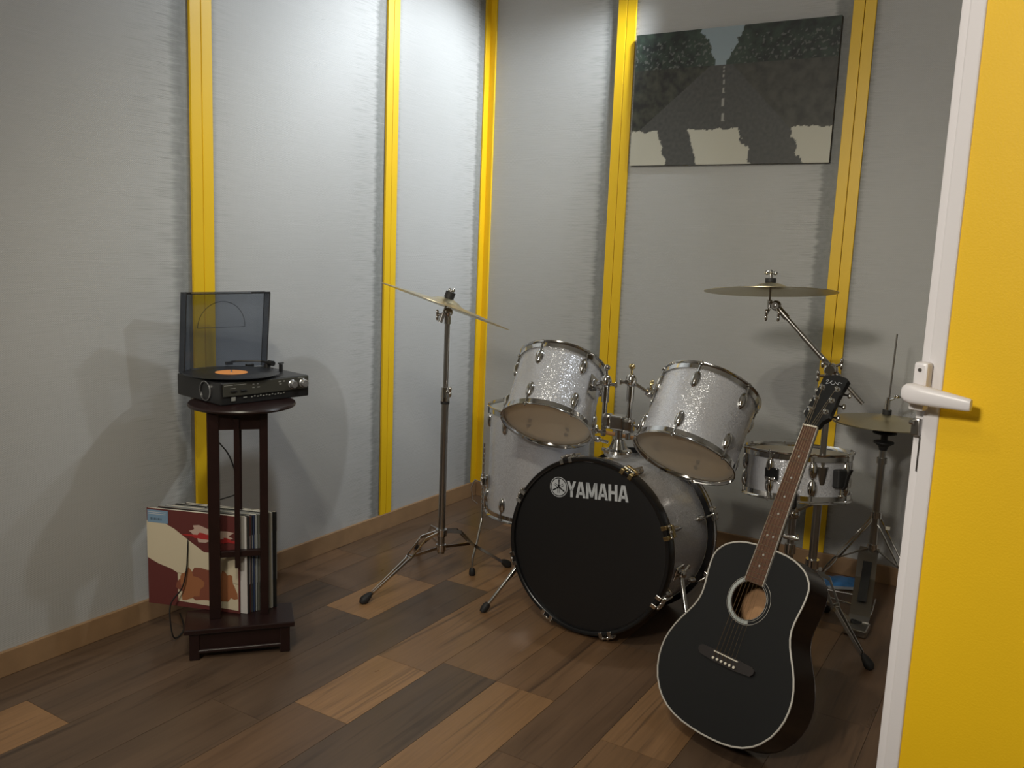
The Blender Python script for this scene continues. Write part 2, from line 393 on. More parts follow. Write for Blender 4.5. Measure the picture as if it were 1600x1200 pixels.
def build_floor():
    W0 = .195; x0 = -1.4635; mb = MB(); tones = []
    mb.box(((XL+XR)/2, (YF+YB)/2, -.04), (XR-XL+2*t, YB-YF+2*t, .074)); tones += [(0.0, 0.0)]*6
    over = {0: [(2.05, .20, .07), (.72, 2.05, .10), ],
            1: [(2.05, 3.2, .62), (.85, 2.05, .88)],
            -1: [(.75, 1.62, .50), (1.62, 1.97, .97), (1.97, 2.92, .78)],
            -2: [(.30, 1.50, .30), (1.50, 2.60, .22)],
            -3: [(.9, 2.15, .24), (2.15, 2.53, .95), (2.53, 3.3, .60)],
            -4: [(.2, 1.205, .92), (1.205, 2.3, .22), (2.3, 3.2, .45)],
            -5: [(.5, 1.75, .28), (1.75, 2.6, .5)],
            2: [(.9, 1.75, .5), (1.75, 2.5, .45)],
            3: [(.9, 1.95, .70), (1.95, 2.6, .80)],
            4: [(1.2, 2.2, .30)]}
    over[0] = [(.72, 2.05, .10), (2.05, 2.75, .72)]
    for i in range(-6, 17):
        xa, xb = x0+W0*i, x0+W0*(i+1); xa = max(xa, XL-.02); xb = min(xb, XR+.02)
        if xb-xa < .01: continue
        segs = sorted(over.get(i, [])); out = []
        y = YF
        lo = segs[0][0] if segs else 99
        cuts = []
        y = (lo-1.1*rnd.random()-.3) if segs else YF-rnd.random()
        if segs:
            yy = lo
            while yy > YF:
                L = rnd.choice((.45, .9, 1.3)); cuts.append((max(YF, yy-L), yy, rnd.choice((.15, .3, .5, .75, .9)))); yy -= L
            cuts += segs; yy = segs[-1][1]
        else: yy = YF-rnd.random()*.8
        while yy < YB:
            L = rnd.choice((.45, .9, 1.3)); cuts.append((yy, min(YB, yy+L), rnd.choice((.15, .3, .45, .6, .9)))); yy += L
        for a, b, tn in cuts:
            a = max(a, YF); g = .0006
            if b-a < .01: continue
            mb.box(((xa+xb)/2, (a+b)/2, -.0015), (xb-xa-2*g, b-a-2*g, .003)); tones += [(tn, rnd.random())]*6
    me = mb.mesh('floor', 'floor')
    ca = me.color_attributes.new('plank_tone', 'FLOAT_COLOR', 'CORNER')
    # face order survives from_pydata
    for p, (a, b) in zip(me.polygons, tones):
        for li in p.loop_indices: ca.data[li].color = (a, b, 0, 1)
    o = bpy.data.objects.new('floor', me); COL.objects.link(o); tag(o, 'brown wood laminate floor in mixed tones', kind='structure')
build_floor()

# skirting
mb = MB().box((XL+.0065, (YF+YB)/2, .037), (.013, YB-YF, .074), bev=.002); struct('baseboard_left', mb, 'skirting', 'brown wooden skirting along the left wall')
mb = MB().box(((XL+XR)/2+.007, YB-.0065, .037), (XR-XL-.014, .013, .074), bev=.002); struct('baseboard_back', mb, 'skirting', 'brown wooden skirting along the back wall')
# yellow strips: two flat bars with a groove between
def strip_left(i, a, b):
    mb = MB(); w = (b-a); m = (a+b)/2; z0, z1 = .074, H
    mb.box((XL+.005, (a+m-.001)/2, (z0+z1)/2), (.010, m-a-.001, z1-z0), bev=.0015)
    mb.box((XL+.005, (b+m+.001)/2, (z0+z1)/2), (.010, b-m-.001, z1-z0), bev=.0015)
    return struct('trim_%d' % i, mb, 'yellow', 'yellow grooved strip on the left wall, '+('behind the record player' if i == 1 else 'nearer the corner'))
strip_left(1, *S1); strip_left(2, *S2)
def strip_back(i, a, b, lab):
    mb = MB(); m = (a+b)/2; z0, z1 = .074, H
    mb.box(((a+m-.001)/2, YB-.005, (z0+z1)/2), (m-a-.001, .010, z1-z0), bev=.0015)
    mb.box(((b+m+.001)/2, YB-.005, (z0+z1)/2), (b-m-.001, .010, z1-z0), bev=.0015)
    return struct('trim_%d' % i, mb, 'yellow', lab)
strip_back(3, *S3, 'yellow grooved strip on the back wall left of the picture'); strip_back(4, *S4, 'yellow grooved strip on the back wall right of the picture')
mb = MB().box((XL+.004, 3.617, (.074+H)/2), (.008, .048, H-.074), bev=.001).box((XL+.020, YB-.005, (.074+H)/2), (.040, .010, H-.074), bev=.001)
struct('trim_5', mb, 'yellow', 'yellow angle trim in the corner of the two walls')

# ------------------------------------------------------------------ door
def build_door():
    th = math.radians(-15); D = thing('door_1', None, None, loc=(-.183, 1.628, 0), rz=th); del_ = [D.pop(k) for k in ('category',) if k in D]
    D['kind'] = 'structure'; D['label'] = 'open yellow door with white edge frame'
    Z0, Z1, W = .012, 2.08, .80
    mb = MB()
    mb.box((.008, .030, (Z0+Z1)/2), (.016, .040, Z1-Z0), bev=.002)                # recessed lip (front face at y=.010)
    mb.box((.029, .025, (Z0+Z1)/2), (.026, .050, Z1-Z0), bev=.003)                # stile
    mb.box((W-.02, .025, (Z0+Z1)/2), (.04, .05, Z1-Z0), bev=.003)
    obj('door_frame', mb, 'white_plastic', D)
    mb = MB().box(((W)/2, .025, (Z0+Z1)/2), (W-.082, .042, Z1-Z0-.002), bev=.001)
    obj('door_panel', mb, 'yellow_door', D)
    # handle: backplate, neck, lever
    hb = MB(); hb.box((.013, -.011, 1.070), (.024, .024, .066), bev=.005); hb.box((.012, -.012, 1.030), (.026, .026, .020), bev=.004)
    hb.rod((.013, -.028, 1.052), (.013, -.040, 1.052), .011, .010, 20)
    h = obj('door_handle', hb, 'white_plastic', D)
    # lever: lofted rounded sections
    secs = [(-.006, .001, .001), (-.004, .010, .008), (.002, .0155, .012), (.012, .0175, .014), (.03, .0165, .013), (.055, .0145, .011), (.08, .0125, .009), (.100, .0108, .0075), (.1045, .0095, .0065), (.1055, .003, .002)]
    vs = []; seg = 20
    for x, hz, hy in secs:
        zc = 1.052-.065*max(0, x); yc = -.043+.02*max(0, x)
        for k in range(seg):
            a = 2*PI*k/seg; cx, sx = math.cos(a), math.sin(a)
            vs.append((x, yc+hy*math.copysign(abs(cx)**.7, cx), zc+hz*math.copysign(abs(sx)**.7, sx)))
    fs = [(i*seg+k, i*seg+(k+1) % seg, (i+1)*seg+(k+1) % seg, (i+1)*seg+k) for i in range(len(secs)-1) for k in range(seg)]
    fs += [tuple(range(seg))[::-1], tuple(range((len(secs)-1)*seg, len(secs)*seg))]
    obj('lever', MB().add(vs, fs, True), 'white_plastic', h)
    obj('screw', MB().rod((.012, -.0228, 1.090), (.012, -.0245, 1.090), .0036, .0032, 14), 'chrome_dull', h)
    lb = MB().box((.006, .004, .988), (.014, .014, .030), bev=.002).rod((-.002, -.004, .996), (.006, -.006, .996), .004, .004, 12)
    obj('latch', lb, 'chrome_dull', D)
    obj('keyhole_slot', MB().box((.013, .0085, .940), (.003, .004, .060)), 'chrome_dull', D)
build_door()

# ------------------------------------------------------------------ canvas print (generic tree-lined road picture)
def build_canvas():
    x0, x1, z0, z1, dp = -1.655, -.806, 1.646, 2.194, .022
    C_ = thing('canvas_print', 'wide canvas print of a dark tree-lined road, hung on the grey back wall', 'picture', loc=((x0+x1)/2, YB-.0005, z0))
    W, Hh = x1-x0, z1-z0
    obj('stretcher', MB().box((0, -dp/2, Hh/2), (W, dp, Hh), bev=.002), 'canvas_side', C_)
    nx, nz_ = 240, 156
    vs = [(W*(i/nx-.5)*.999, -dp-.0006, Hh*(j/nz_)) for j in range(nz_+1) for i in range(nx+1)]
    fs = [(j*(nx+1)+i, j*(nx+1)+i+1, (j+1)*(nx+1)+i+1, (j+1)*(nx+1)+i) for j in range(nz_) for i in range(nx)]
    mb = MB().add(vs, fs, False)
    me = mb.mesh('picture_face', None); me.materials.append(attr_mat('printed_canvas', 'print', .55))
    ca = me.color_attributes.new('print', 'FLOAT_COLOR', 'POINT')
    def fb(x, y, s, k=4): 
        a, t_ = 1, 0
        for q in range(k): t_ += a*noise.noise(V((x*s*2**q, y*s*2**q, q*3.1))); a *= .55
        return t_
    def lerp(a, b, t): t = max(0, min(1, t)); return [a[i]+(b[i]-a[i])*t for i in range(3)]
    for j in range(nz_+1):
        for i in range(nx+1):
            u, v = i/nx, j/nz_                       # v up
            hz = .76
            n = fb(u*1.55, v, 14); n2 = fb(u*1.55+5, v, 40, 2)
            # tree masses open to a pale notch of sky
            gap = .035+.10*max(0, v-hz)*3+.02*n
            if v > hz-.03:
                c = lerp((.012, .018, .018), (.045, .075, .055), .5+n*.9)
                if abs(u-.44) < .16: c = lerp(c, (.10, .16, .12), .6*(1-abs(u-.44)/.16))
                if n2 > .35 and v < .93: c = lerp(c, (.25, .26, .25), .6)
                if abs(u-.455) < gap: c = (.42, .53, .60)
            else:
                wd = .03+(hz-v)*.78
                c = lerp((.075, .080, .080), (.12, .12, .115), .5+n2*.6)
                if u < .455-wd*1.0: c = lerp((.020, .022, .022), (.09, .095, .07), .4+n*.8)
                if u > .465+wd*.80: c = lerp((.10, .10, .085), (.045, .045, .04), .4+n*.8)
                # dashed centre line
                if abs(u-(.467+(hz-v)*.03)) < .003+(hz-v)*.010 and .32 < v < .72 and (math.log(hz-v+.02)*3.3) % 1 < .55: c = (.46, .46, .43)
                # pale pavement patches in the foreground
                if v < .26+.02*n:
                    k = math.sin(u*13.5+1.3*math.sin(u*3.2)+n*.25+v*3)
                    c = lerp(c, (.50, .49, .42), .97 if k > -.25 else .0)
            ca.data[j*(nx+1)+i].color = (*[q if v < .26+.02*n and c[0] > .3 else q*.62 for q in c], 1)
    o = bpy.data.objects.new('picture_face', me); COL.objects.link(o); o.parent = C_
build_canvas()

# ------------------------------------------------------------------ plant stand with record player
def build_stand():
    S = thing('pedestal_stand', 'dark mahogany pedestal stand with round top, under the record player', 'stand', loc=(-2.103, 1.817, 0), rz=math.atan2(.755, .656))
    obj('round_top', MB().lathe([(0, .746), (.148, .746), (.160, .750), (.163, .755), (.160, .760), (.152, .762), (0, .762)], 64, TM((.012, .022, 0)))  , 'dark_wood', S)
    mb = MB().box((0, -.075, .722), (.160, .022, .058), bev=.002).box((0, .012, .722), (.160, .018, .058), bev=.002)
    for sx in (-1, 1): mb.box((sx*.073, -.031, .722), (.018, .07, .058), bev=.002)
    obj('apron', mb, 'dark_wood', S)
    for sx, w in ((-1, .034), (1, .025)): obj('leg', MB().box((sx*.073, -.075, .425), (w, w, .650), bev=.002), 'dark_wood', S)
    obj('leg', MB().box((-.002, .012, .565), (.022, .016, .30), bev=.002), 'dark_wood', S)
    obj('cross_rail', MB().box((0, -.075, .302), (.13, .016, .020), bev=.002), 'dark_wood', S)
    obj('slat', MB().box((-.006, -.090, .495), (.016, .010, .47), bev=.0015), 'dark_wood', S)
    obj('base_plate', MB().box((0, -.084, .092), (.322, .154, .016), bev=.003), 'dark_wood', S)
    mb = MB()
    for y in (-.143, -.027): mb.box((0, y, .054), (.27, .012, .052), bev=.002)
    for x in (-.13, .13): mb.box((x, -.085, .054), (.014, .106, .052), bev=.002)
    obj('base_frame', mb, 'dark_wood', S)
    obj('base_moulding', MB().rod((-.12, -.150, .026), (.12, -.150, .026), .0065, .0065, 10), 'dark_wood', S)
    for sx in (-1, 1):
        for y in (-.140, -.030): obj('foot', MB().box((sx*.132, y, .042), (.030, .030, .084), bev=.003), 'dark_wood', S)
build_stand()

def build_turntable():
    ang = math.atan2(.986, .168); F = V((-2.083, 1.735)); a = V((.168, .986)); b = V((-.986, .168)); w, d, h = .317, .264, .069
    c = F+a*w/2+b*d/2
    T = thing('record_player', 'black record player with raised smoked lid, on the round stand', 'record player', loc=(c.x, c.y, .7625), rz=ang)
    body = obj('plinth', MB().box((0, .002, h/2), (w, d-.004, h), bev=.004), 'black_plastic', T)
    obj('control_panel', MB().box((-.0, -d/2+.0005, .047), (w-.012, .004, .040), bev=.001), 'panel_olive', T)
    # printed marks and buttons
    mk = MB()
    for x, z, ww, hh in ((-.135, .061, .030, .0018), (-.095, .061, .04, .0015), (-.120, .051, .018, .002), (-.05, .058, .006, .003), (-.035, .058, .006, .003), (-.05, .048, .007, .003), (-.032, .048, .009, .003), (.045, .058, .009, .004), (.06, .058, .006, .004), (.047, .050, .008, .003), (.125, .063, .025, .0016)):
        mk.box((x, -d/2-.0018, z), (ww, .001, hh))
    obj('panel_marks', mk, 'print_dim', T)
    for x in (-.118, -.085): obj('button', MB().box((x, -d/2-.003, .042), (.020, .005, .005), bev=.001), 'black_plastic', T)
    mk = MB()
    for k in range(12): mk.box((-.055+k*.0105, -d/2-.0004, .019+.002*(k % 2)), (.005, .0012, .003))
    mk.box((-.118, -d/2-.0004, .018), (.014, .0012, .012)); mk.box((-.078, -d/2-.0004, .020), (.012, .0012, .003))
    obj('dial_scale', mk, 'print_dim', T)
    for x in (.090, .131):
        M = TM((x, -d/2, .046), frame((0, -1, 0)))
        kb = obj('knob', MB().lathe([(0, .0), (.0145, 0), (.0145, .004), (.0125, .006), (.012, .017), (.0105, .019), (0, .019)], 28, M), 'silver_plastic', T)
    # speaker ring on the left side
    M = TM((-w/2, -.045, .036), frame((-1, 0, 0)))
    obj('speaker_grille', MB().lathe([(0, .001), (.024, .001), (.026, .004), (.030, .004)], 36, M), 'black_plastic', T)
    obj('speaker_ring', MB().lathe([(.0285, .001), (.0285, .005), (.031, .0045), (.031, .001)], 36, M, close=True), 'silver_plastic', T)
    # platter and spindle
    px, py = -w/2+.113, -d/2+.131
    obj('platter', MB().lathe([(0, h), (.105, h), (.107, h+.003), (.107, h+.006), (0, h+.007)], 48, TM((px, py, 0))), 'black_plastic', T)
    obj('spindle', MB().rod((px, py, h+.006), (px, py, h+.017), .0034, .0026, 12), 'silver_plastic', T)
    # tonearm on the right rear
    ta = MB(); bx, by = w/2-.042, d/2-.085
    arm = obj('tonearm', MB().tube([(bx, by-.01, h+.024), (bx-.004, by+.03, h+.025), (bx-.06, by+.075, h+.024), (bx-.085, by+.085, h+.022)], .0035, 8).box((bx-.092, by+.085, h+.018), (.022, .014, .010), TM()), 'black_plastic', T)
    obj('counterweight', MB().lathe([(0, -.012), (.009, -.012), (.009, .012), (0, .012)], 20, TM((bx, by-.022, h+.024), frame((0, 1, 0)))), 'black_plastic', arm)
    obj('pivot', MB().lathe([(0, h-.001), (.020, h-.001), (.020, h+.006), (.011, h+.008), (.010, h+.020), (0, h+.020)], 24, TM((bx, by, 0))), 'black_plastic', T)
    obj('arm_rest', MB().box((bx+.016, by-.055, h+.012), (.008, .012, .024), bev=.001).box((bx+.016, by-.055, h+.027), (.022, .005, .004), bev=.001), 'black_plastic', T)
    # lid: shallow open box hinged at the rear, standing up and leaning forward a little
    LM = TM((-.006, d/2-.006, h+.002), Matrix.Rotation(math.radians(5), 3, 'X'))
    lw, lh, ld = .298, .256, .034; x = lw/2
    lid = obj('lid', MB().box((0, .001, lh/2), (lw, .0022, lh), bev=.0008), 'smoke', T, at=LM)
    rim = MB().box((-x, -ld/2, lh/2), (.0025, ld, lh), bev=.0008).box((x, -ld/2, lh/2), (.0025, ld, lh), bev=.0008).box((0, -ld/2, lh), (lw, ld, .0025), bev=.0008)
    obj('lid_rim', rim, 'smoke_edge', lid)
    e = MB()
    for sx in (-1, 1): e.tube([(sx*x, -ld, .0), (sx*x, -ld, lh), (sx*x, 0, lh)], .0016, 6)
    e.tube([(-x, -ld, lh), (x, -ld, lh)], .0014, 6); e.tube([(-x, 0, lh), (x, 0, lh)], .0014, 6); e.tube([(-x, 0, 0), (-x, 0, lh)], .0013, 6); e.tube([(x, 0, 0), (x, 0, lh)], .0013, 6)
    e.box((x-.035, -ld, lh+.002), (.07, .004, .006), bev=.001); e.box((-x+.008, -ld, lh+.002), (.016, .004, .006), bev=.001)
    obj('lid_edge', e, 'black_plastic', lid)
    arc = [(-.005+.085*math.cos(PI*k/30), .0, .14+.085*math.sin(PI*k/30)) for k in range(31)]
    obj('moulded_arc', MB().tube(arc, .0009, 5).tube([(-.09, 0, .14), (.08, 0, .14)], .0009, 5), 'smoke_edge', lid)
    for sx in (-1, 1): obj('hinge', MB().box((sx*.10, d/2-.004, h+.004), (.03, .010, .014), bev=.002), 'black_plastic', T)
    # the record lying on it is a thing of its own
    MR = root_matrix(T) @ TM((px, py, h+.0078))
    R = thing('vinyl_record', 'black vinyl record with orange label, on the record player', 'record', M=MR)
    obj('disc', MB().lathe([(.0036, .0), (.1465, 0), (.148, .0009), (.1465, .0018), (.052, .0018), (.0036, .0018)], 72, close=True), 'vinyl', R)
    obj('record_label', MB().lathe([(.0036, .0019), (.050, .0019), (.050, .0023), (.0036, .0023)], 48, close=True), 'label_orange', R)
    # mains cable hanging behind the stand
    pts = [(-2.29, 1.88, .79), (-2.28, 1.85, .72), (-2.235, 1.83, .64), (-2.185, 1.845, .58), (-2.16, 1.853, .52), (-2.152, 1.86, .48), (-2.16, 1.853, .45), (-2.187, 1.80, .434), (-2.214, 1.745, .395), (-2.215, 1.715, .34), (-2.212, 1.705, .28), (-2.212, 1.700, .23), (-2.222, 1.690, .17), (-2.245, 1.665, .12), (-2.235, 1.655, .06), (-2.23, 1.665, .01), (-2.27, 1.73, .006), (-2.38, 1.80, .006)]
    out = []
    for i in range(len(pts)-1):
        p0, p1, p2, p3 = [V(pts[max(0, min(len(pts)-1, i+k))]) for k in (-1, 0, 1, 2)]
        for q in range(6):
            s = q/6; out.append(.5*((2*p1)+(p2-p0)*s+(2*p0-5*p1+4*p2-p3)*s*s+(3*p1-p0-3*p2+p3)*s**3))
    out.append(V(pts[-1]))
    obj('power_cable', MB().tube(out, .0024, 6), 'cable', T, world=True)
build_turntable()

# ------------------------------------------------------------------ long-playing records leaning through the stand
def build_lps():
    d = V((.934, .358, 0)); n = V((-.358, .934, 0)); A = V((-2.052, 1.772, .1005)); S = .315
    rows = [  # shift right, thickness, colour name, colour, label
        (0, .0042, 'lp_maroon', (.130, .030, .027), 'maroon and cream album sleeve with a blue sticker, frontmost of the stack on the stand'),
        (.022, .0046, 'lp_white', (.62, .60, .58), 'plain white album sleeve sticking out directly behind the maroon front one'),
        (.026, .0035, 'lp_black', (.015, .015, .015), 'black album sleeve right behind the white one'),
        (.027, .0036, 'lp_redbrown', (.085, .030, .024), 'red-brown album sleeve in the middle of the stack'),
        (.032, .0036, 'lp_charcoal', (.03, .03, .032), 'charcoal album sleeve between the red-brown and the navy one'),
        (.037, .0050, 'lp_navy', (.018, .030, .075), 'navy blue album sleeve in the stack under the record player'),
        (.040, .0036, 'lp_grey', (.26, .27, .27), 'light grey album sleeve just behind the navy one'),
        (.046, .0036, 'lp_olive', (.09, .09, .07), 'olive album sleeve seen past the right leg of the stand'),
        (.048, .0040, 'lp_silver', (.34, .35, .34), 'silver grey album sleeve left of the right leg of the stand'),
        (.055, .0040, 'lp_brown', (.07, .045, .03), 'dark brown album sleeve half hidden by the right leg of the stand'),
        (.061, .0040, 'lp_black', (.015, .015, .015), 'black album sleeve half hidden by the right leg of the stand'),
        (.067, .0045, 'lp_taupe', (.12, .105, .09), 'taupe album sleeve just left of the thick cream one'),
        (.074, .0100, 'lp_cream', (.50, .47, .40), 'thick cream box sleeve near the back of the stack'),
        (.084, .0040, 'lp_black', (.015, .015, .015), 'thin black album sleeve, rearmost of the stack with a pale top edge'),
    ]
    off = 0
    for k, (sh, th, mn, col, lab) in enumerate(rows):
        colmat(mn, col)
        lean = .004*math.sin(k*2.3); up = .0015*(k % 3)
        o0 = A+d*sh+n*off
        M = TM(o0, Matrix((d, n, V((0, 0, 1)))).transposed()) @ Matrix.Rotation(math.radians(-.4*math.sin(k*1.7)), 4, 'Y')
        if k == 0:
            R = thing('album_sleeve', lab, 'record sleeve', M=M, group='records standing on the pedestal stand')
            obj('cover', MB().box((-S/2, th/2, S/2), (S, th, S), bev=.0006), mn, R)
            y = -.0004
            def patch(name, poly, mat, yy=y, sm=None):
                mb = MB(); mb.prism([(p[0]*S-S, p[1]*S) for p in poly], 0, .0003, Matrix.Translation((0, yy, 0)) @ Matrix.Rotation(PI/2, 4, 'X')); return obj(name, mb, mat, R)
            colmat('sleeve_cream', (.66, .58, .42)); colmat('sleeve_ochre', (.36, .14, .06)); colmat('sleeve_pink', (.55, .40, .33))
            colmat('sticker_blue', (.20, .32, .46)); colmat('sleeve_red', (.42, .03, .03)); colmat('sleeve_rust', (.24, .075, .045))
            sw = [(.0, .885), (.16, .880), (.30, .81), (.42, .72), (.62, .56), (.80, .50), (.985, .52), (.985, .80), (.995, .965), (.99, .04), (.34, .06), (.30, .32), (.26, .40), (.12, .43), (0, .47)]
            patch('cream_field', [(.0, .87), (.16, .875), (.30, .81), (.45, .71), (.62, .60), (.985, .60), (.985, .30), (.60, .34), (.34, .35), (.26, .39), (.12, .43), (0, .485)], 'sleeve_cream')
            patch('lower_picture', [(.33, .36), (.985, .31), (.985, .03), (.33, .06)], 'sleeve_cream')
            r2 = random.Random(3)
            def blob(cx, cy, rx, ry, mat, yy, seed, nn=26, rough=.25):
                rr = random.Random(seed); ph = [rr.uniform(0, 6.28) for _ in range(4)]
                poly = []
                for i in range(nn):
                    a_ = 2*PI*i/nn; q = 1+rough*(math.sin(3*a_+ph[0])*.5+math.sin(5*a_+ph[1])*.4+math.sin(8*a_+ph[2])*.25)
                    poly.append((min(.985, cx+rx*q*math.cos(a_)), cy+ry*q*math.sin(a_)))
                patch('colour_patch', poly, mat, yy)
            blob(.62, .25, .27, .17, 'sleeve_rust', -.0006, 5)
            blob(.47, .24, .12, .15, 'sleeve_ochre', -.0008, 8, rough=.35)
            blob(.86, .25, .10, .15, 'sleeve_ochre', -.0008, 11, rough=.35)
            blob(.68, .79, .22, .065, 'sleeve_pink', -.0006, 21, rough=.5)
            blob(.60, .76, .14, .03, 'sleeve_red', -.0008, 24, rough=.6)
            blob(.88, .74, .09, .022, 'sleeve_red', -.0008, 25, rough=.6)
            patch('price_sticker', [(.01, .985), (.235, .985), (.235, .855), (.01, .855)], 'sticker_blue', -.0009)
            mb = MB(); 
            for q in range(9): mb.box((S*(.05+.014*q)-S, -.0013, S*.893), (.0012+.0010*(q % 3 == 0), .0004, .008))
            obj('sticker_bars', mb, 'rubber', R)
            mb = MB()
            for q in range(2): mb.box((S*.115-S, -.0012, S*(.962-.018*q)), (S*.19, .0003, .0022))
            obj('sticker_lines', mb, 'print_grey', R)
            obj('inner_edge', MB().box((-S/2, th/2, S+.0006), (S*.97, th*.7, .0012)), 'bone', R)
        else:
            o = thing('album_sleeve', lab, 'record sleeve', M=M, group='records standing on the pedestal stand')
            obj('cover', MB().box((-S/2, th/2, S/2), (S, th, S), bev=.0006), mn, o)
            obj('inner_edge', MB().box((-S/2, th/2, S+.0006), (S*.97, th*.6, .0012)), 'bone' if k in (1, 6, 12, 13) else ('print_dim' if k % 2 else mn), o)
            if k != 1: obj('spine_print', MB().box((.0003, th/2, S*.55), (.0006, th*.4, S*.5)), 'print_dim' if k % 2 else 'print_grey', o)
        off += th+.0016
build_lps()

# ------------------------------------------------------------------ drums
def hoop_mesh(R, hgt=.022, flip=1):
    """pressed steel hoop: flanged ring; z grows outwards from the bearing edge"""
    s = flip
    pr = [(R+.002, -.010*s), (R+.006, -.010*s), (R+.0065, .006*s), (R+.0115, .011*s), (R+.0120, .0145*s), (R+.008, .0150*s), (R+.0035, .0085*s), (R+.0025, .002*s)]
    return MB().lathe(pr, 72, close=True)
def lug_mb():
    """teardrop lug on the shell surface: local x radial out, z towards the hoop"""
    mb = MB(); seg = 20; rings = []
    prof = [(-.024, .000), (-.0225, .0045), (-.018, .0085), (-.010, .0115), (0, .0125), (.009, .0115), (.016, .0085), (.020, .005), (.0215, 0)]
    vs = []
    for z, wd in prof:
        for k in range(seg):
            a = 2*PI*k/seg; vs.append((max(-.001, math.cos(a)*wd*1.15)+.0005, math.sin(a)*wd*1.25, z*1.35))
    fs = [(i*seg+k, i*seg+(k+1) % seg, (i+1)*seg+(k+1) % seg, (i+1)*seg+k) for i in range(len(prof)-1) for k in range(seg)]
    mb.add(vs, fs, True); return mb
LUG = lug_mb().mesh('lug', 'chrome')
def make_drum(name, label, M, R, L, nl, bottom='head_clear', top='head_white', lug_off=.046, phase=0, cut=None):
    D = thing(name, label, 'drum', M=M)
    t_ = .007
    obj('shell', MB().lathe([(R, .004), (R, L-.004), (R-t_*.5, L), (R-t_, L-.004), (R-t_, .004), (R-t_*.5, 0)], 96, close=True), 'sparkle', D)
    obj('shell_lining', MB().lathe([(R-t_-.0006, .006), (R-t_-.0006, L-.006), (R-t_-.0012, L-.006), (R-t_-.0012, .006)], 72, close=True), 'maple', D)
    hb = obj('bottom_hoop', hoop_mesh(R, flip=-1), 'chrome', D); ht = obj('top_hoop', hoop_mesh(R), 'chrome', D, at=TM((0, 0, L)))
    def head(s): return MB().lathe([(0, .0022*s), (R-.006, .0016*s), (R+.001, .0012*s), (R+.002, -.002*s), (R+.0015, -.006*s)], 72)
    obj('bottom_head', head(-1), bottom, D); obj('top_head', head(1), top, D, at=TM((0, 0, L)))
    for k in range(nl):
        a = 2*PI*(k+.5)/nl+phase
        for s, z in ((-1, lug_off), (1, L-lug_off)):
            rot = Matrix.Rotation(a, 3, 'Z') @ (Matrix.Rotation(PI, 3, 'X') if s < 0 else Matrix.Identity(3))
            zz = L-z if s > 0 else z
            lug = obj('lug', LUG, None, D, at=TM((R*math.cos(a), R*math.sin(a), z), rot))
            rl = lug_off+.012
            tr = MB().rod((.0075, 0, .020), (.0075, 0, lug_off+.013), .0028, .0028, 8).rod((.0075, 0, lug_off+.010), (.0075, 0, lug_off+.018), .0045, .0038, 8).box((.0085, 0, lug_off+.008), (.010, .016, .005), bev=.001)
            obj('tension_rod', tr, 'chrome', lug)
    return D
def drum_matrix(c, h, e, roll=0):
    """c = centre of the lower head, normal of the lower head given by heading h and elevation e (degrees); local +z = towards the top head"""
    h, e = math.radians(h), math.radians(e)
    n = V((math.sin(h)*math.cos(e), -math.cos(h)*math.cos(e), math.sin(e)))
    z = -n; y = V((0, 1, 0)); x = y.cross(z).normalized(); y = z.cross(x)
    return TM(c, Matrix((x, y, z)).transposed() @ Matrix.Rotation(roll, 3, 'Z'))
M1 = drum_matrix((-1.470, 2.645, .659), 10.5, -51.9)
M2 = drum_matrix((-.970, 2.683, .616), -6.0, -51.4)
T1 = make_drum('tom_drum', 'smaller silver sparkle tom, left one mounted on the bass drum', M1, .155, .230, 6)
T2 = make_drum('tom_drum', 'larger silver sparkle tom, right one mounted on the bass drum', M2, .163, .246, 6)
def add_bolts(D, R, angs, z=.030):
    for a in angs:
        mb = MB()
        for dz in (0, .022): mb.rod(((R-.020)*math.cos(a), (R-.020)*math.sin(a), z+dz), ((R-.0085)*math.cos(a), (R-.0085)*math.sin(a), z+dz), .006, .006, 10)
        obj('inner_bolt', mb, 'rubber', D)
add_bolts(T1, .155, [2*PI*(k+.5)/6 for k in range(6)]); add_bolts(T2, .163, [2*PI*(k+.5)/6 for k in range(6)])

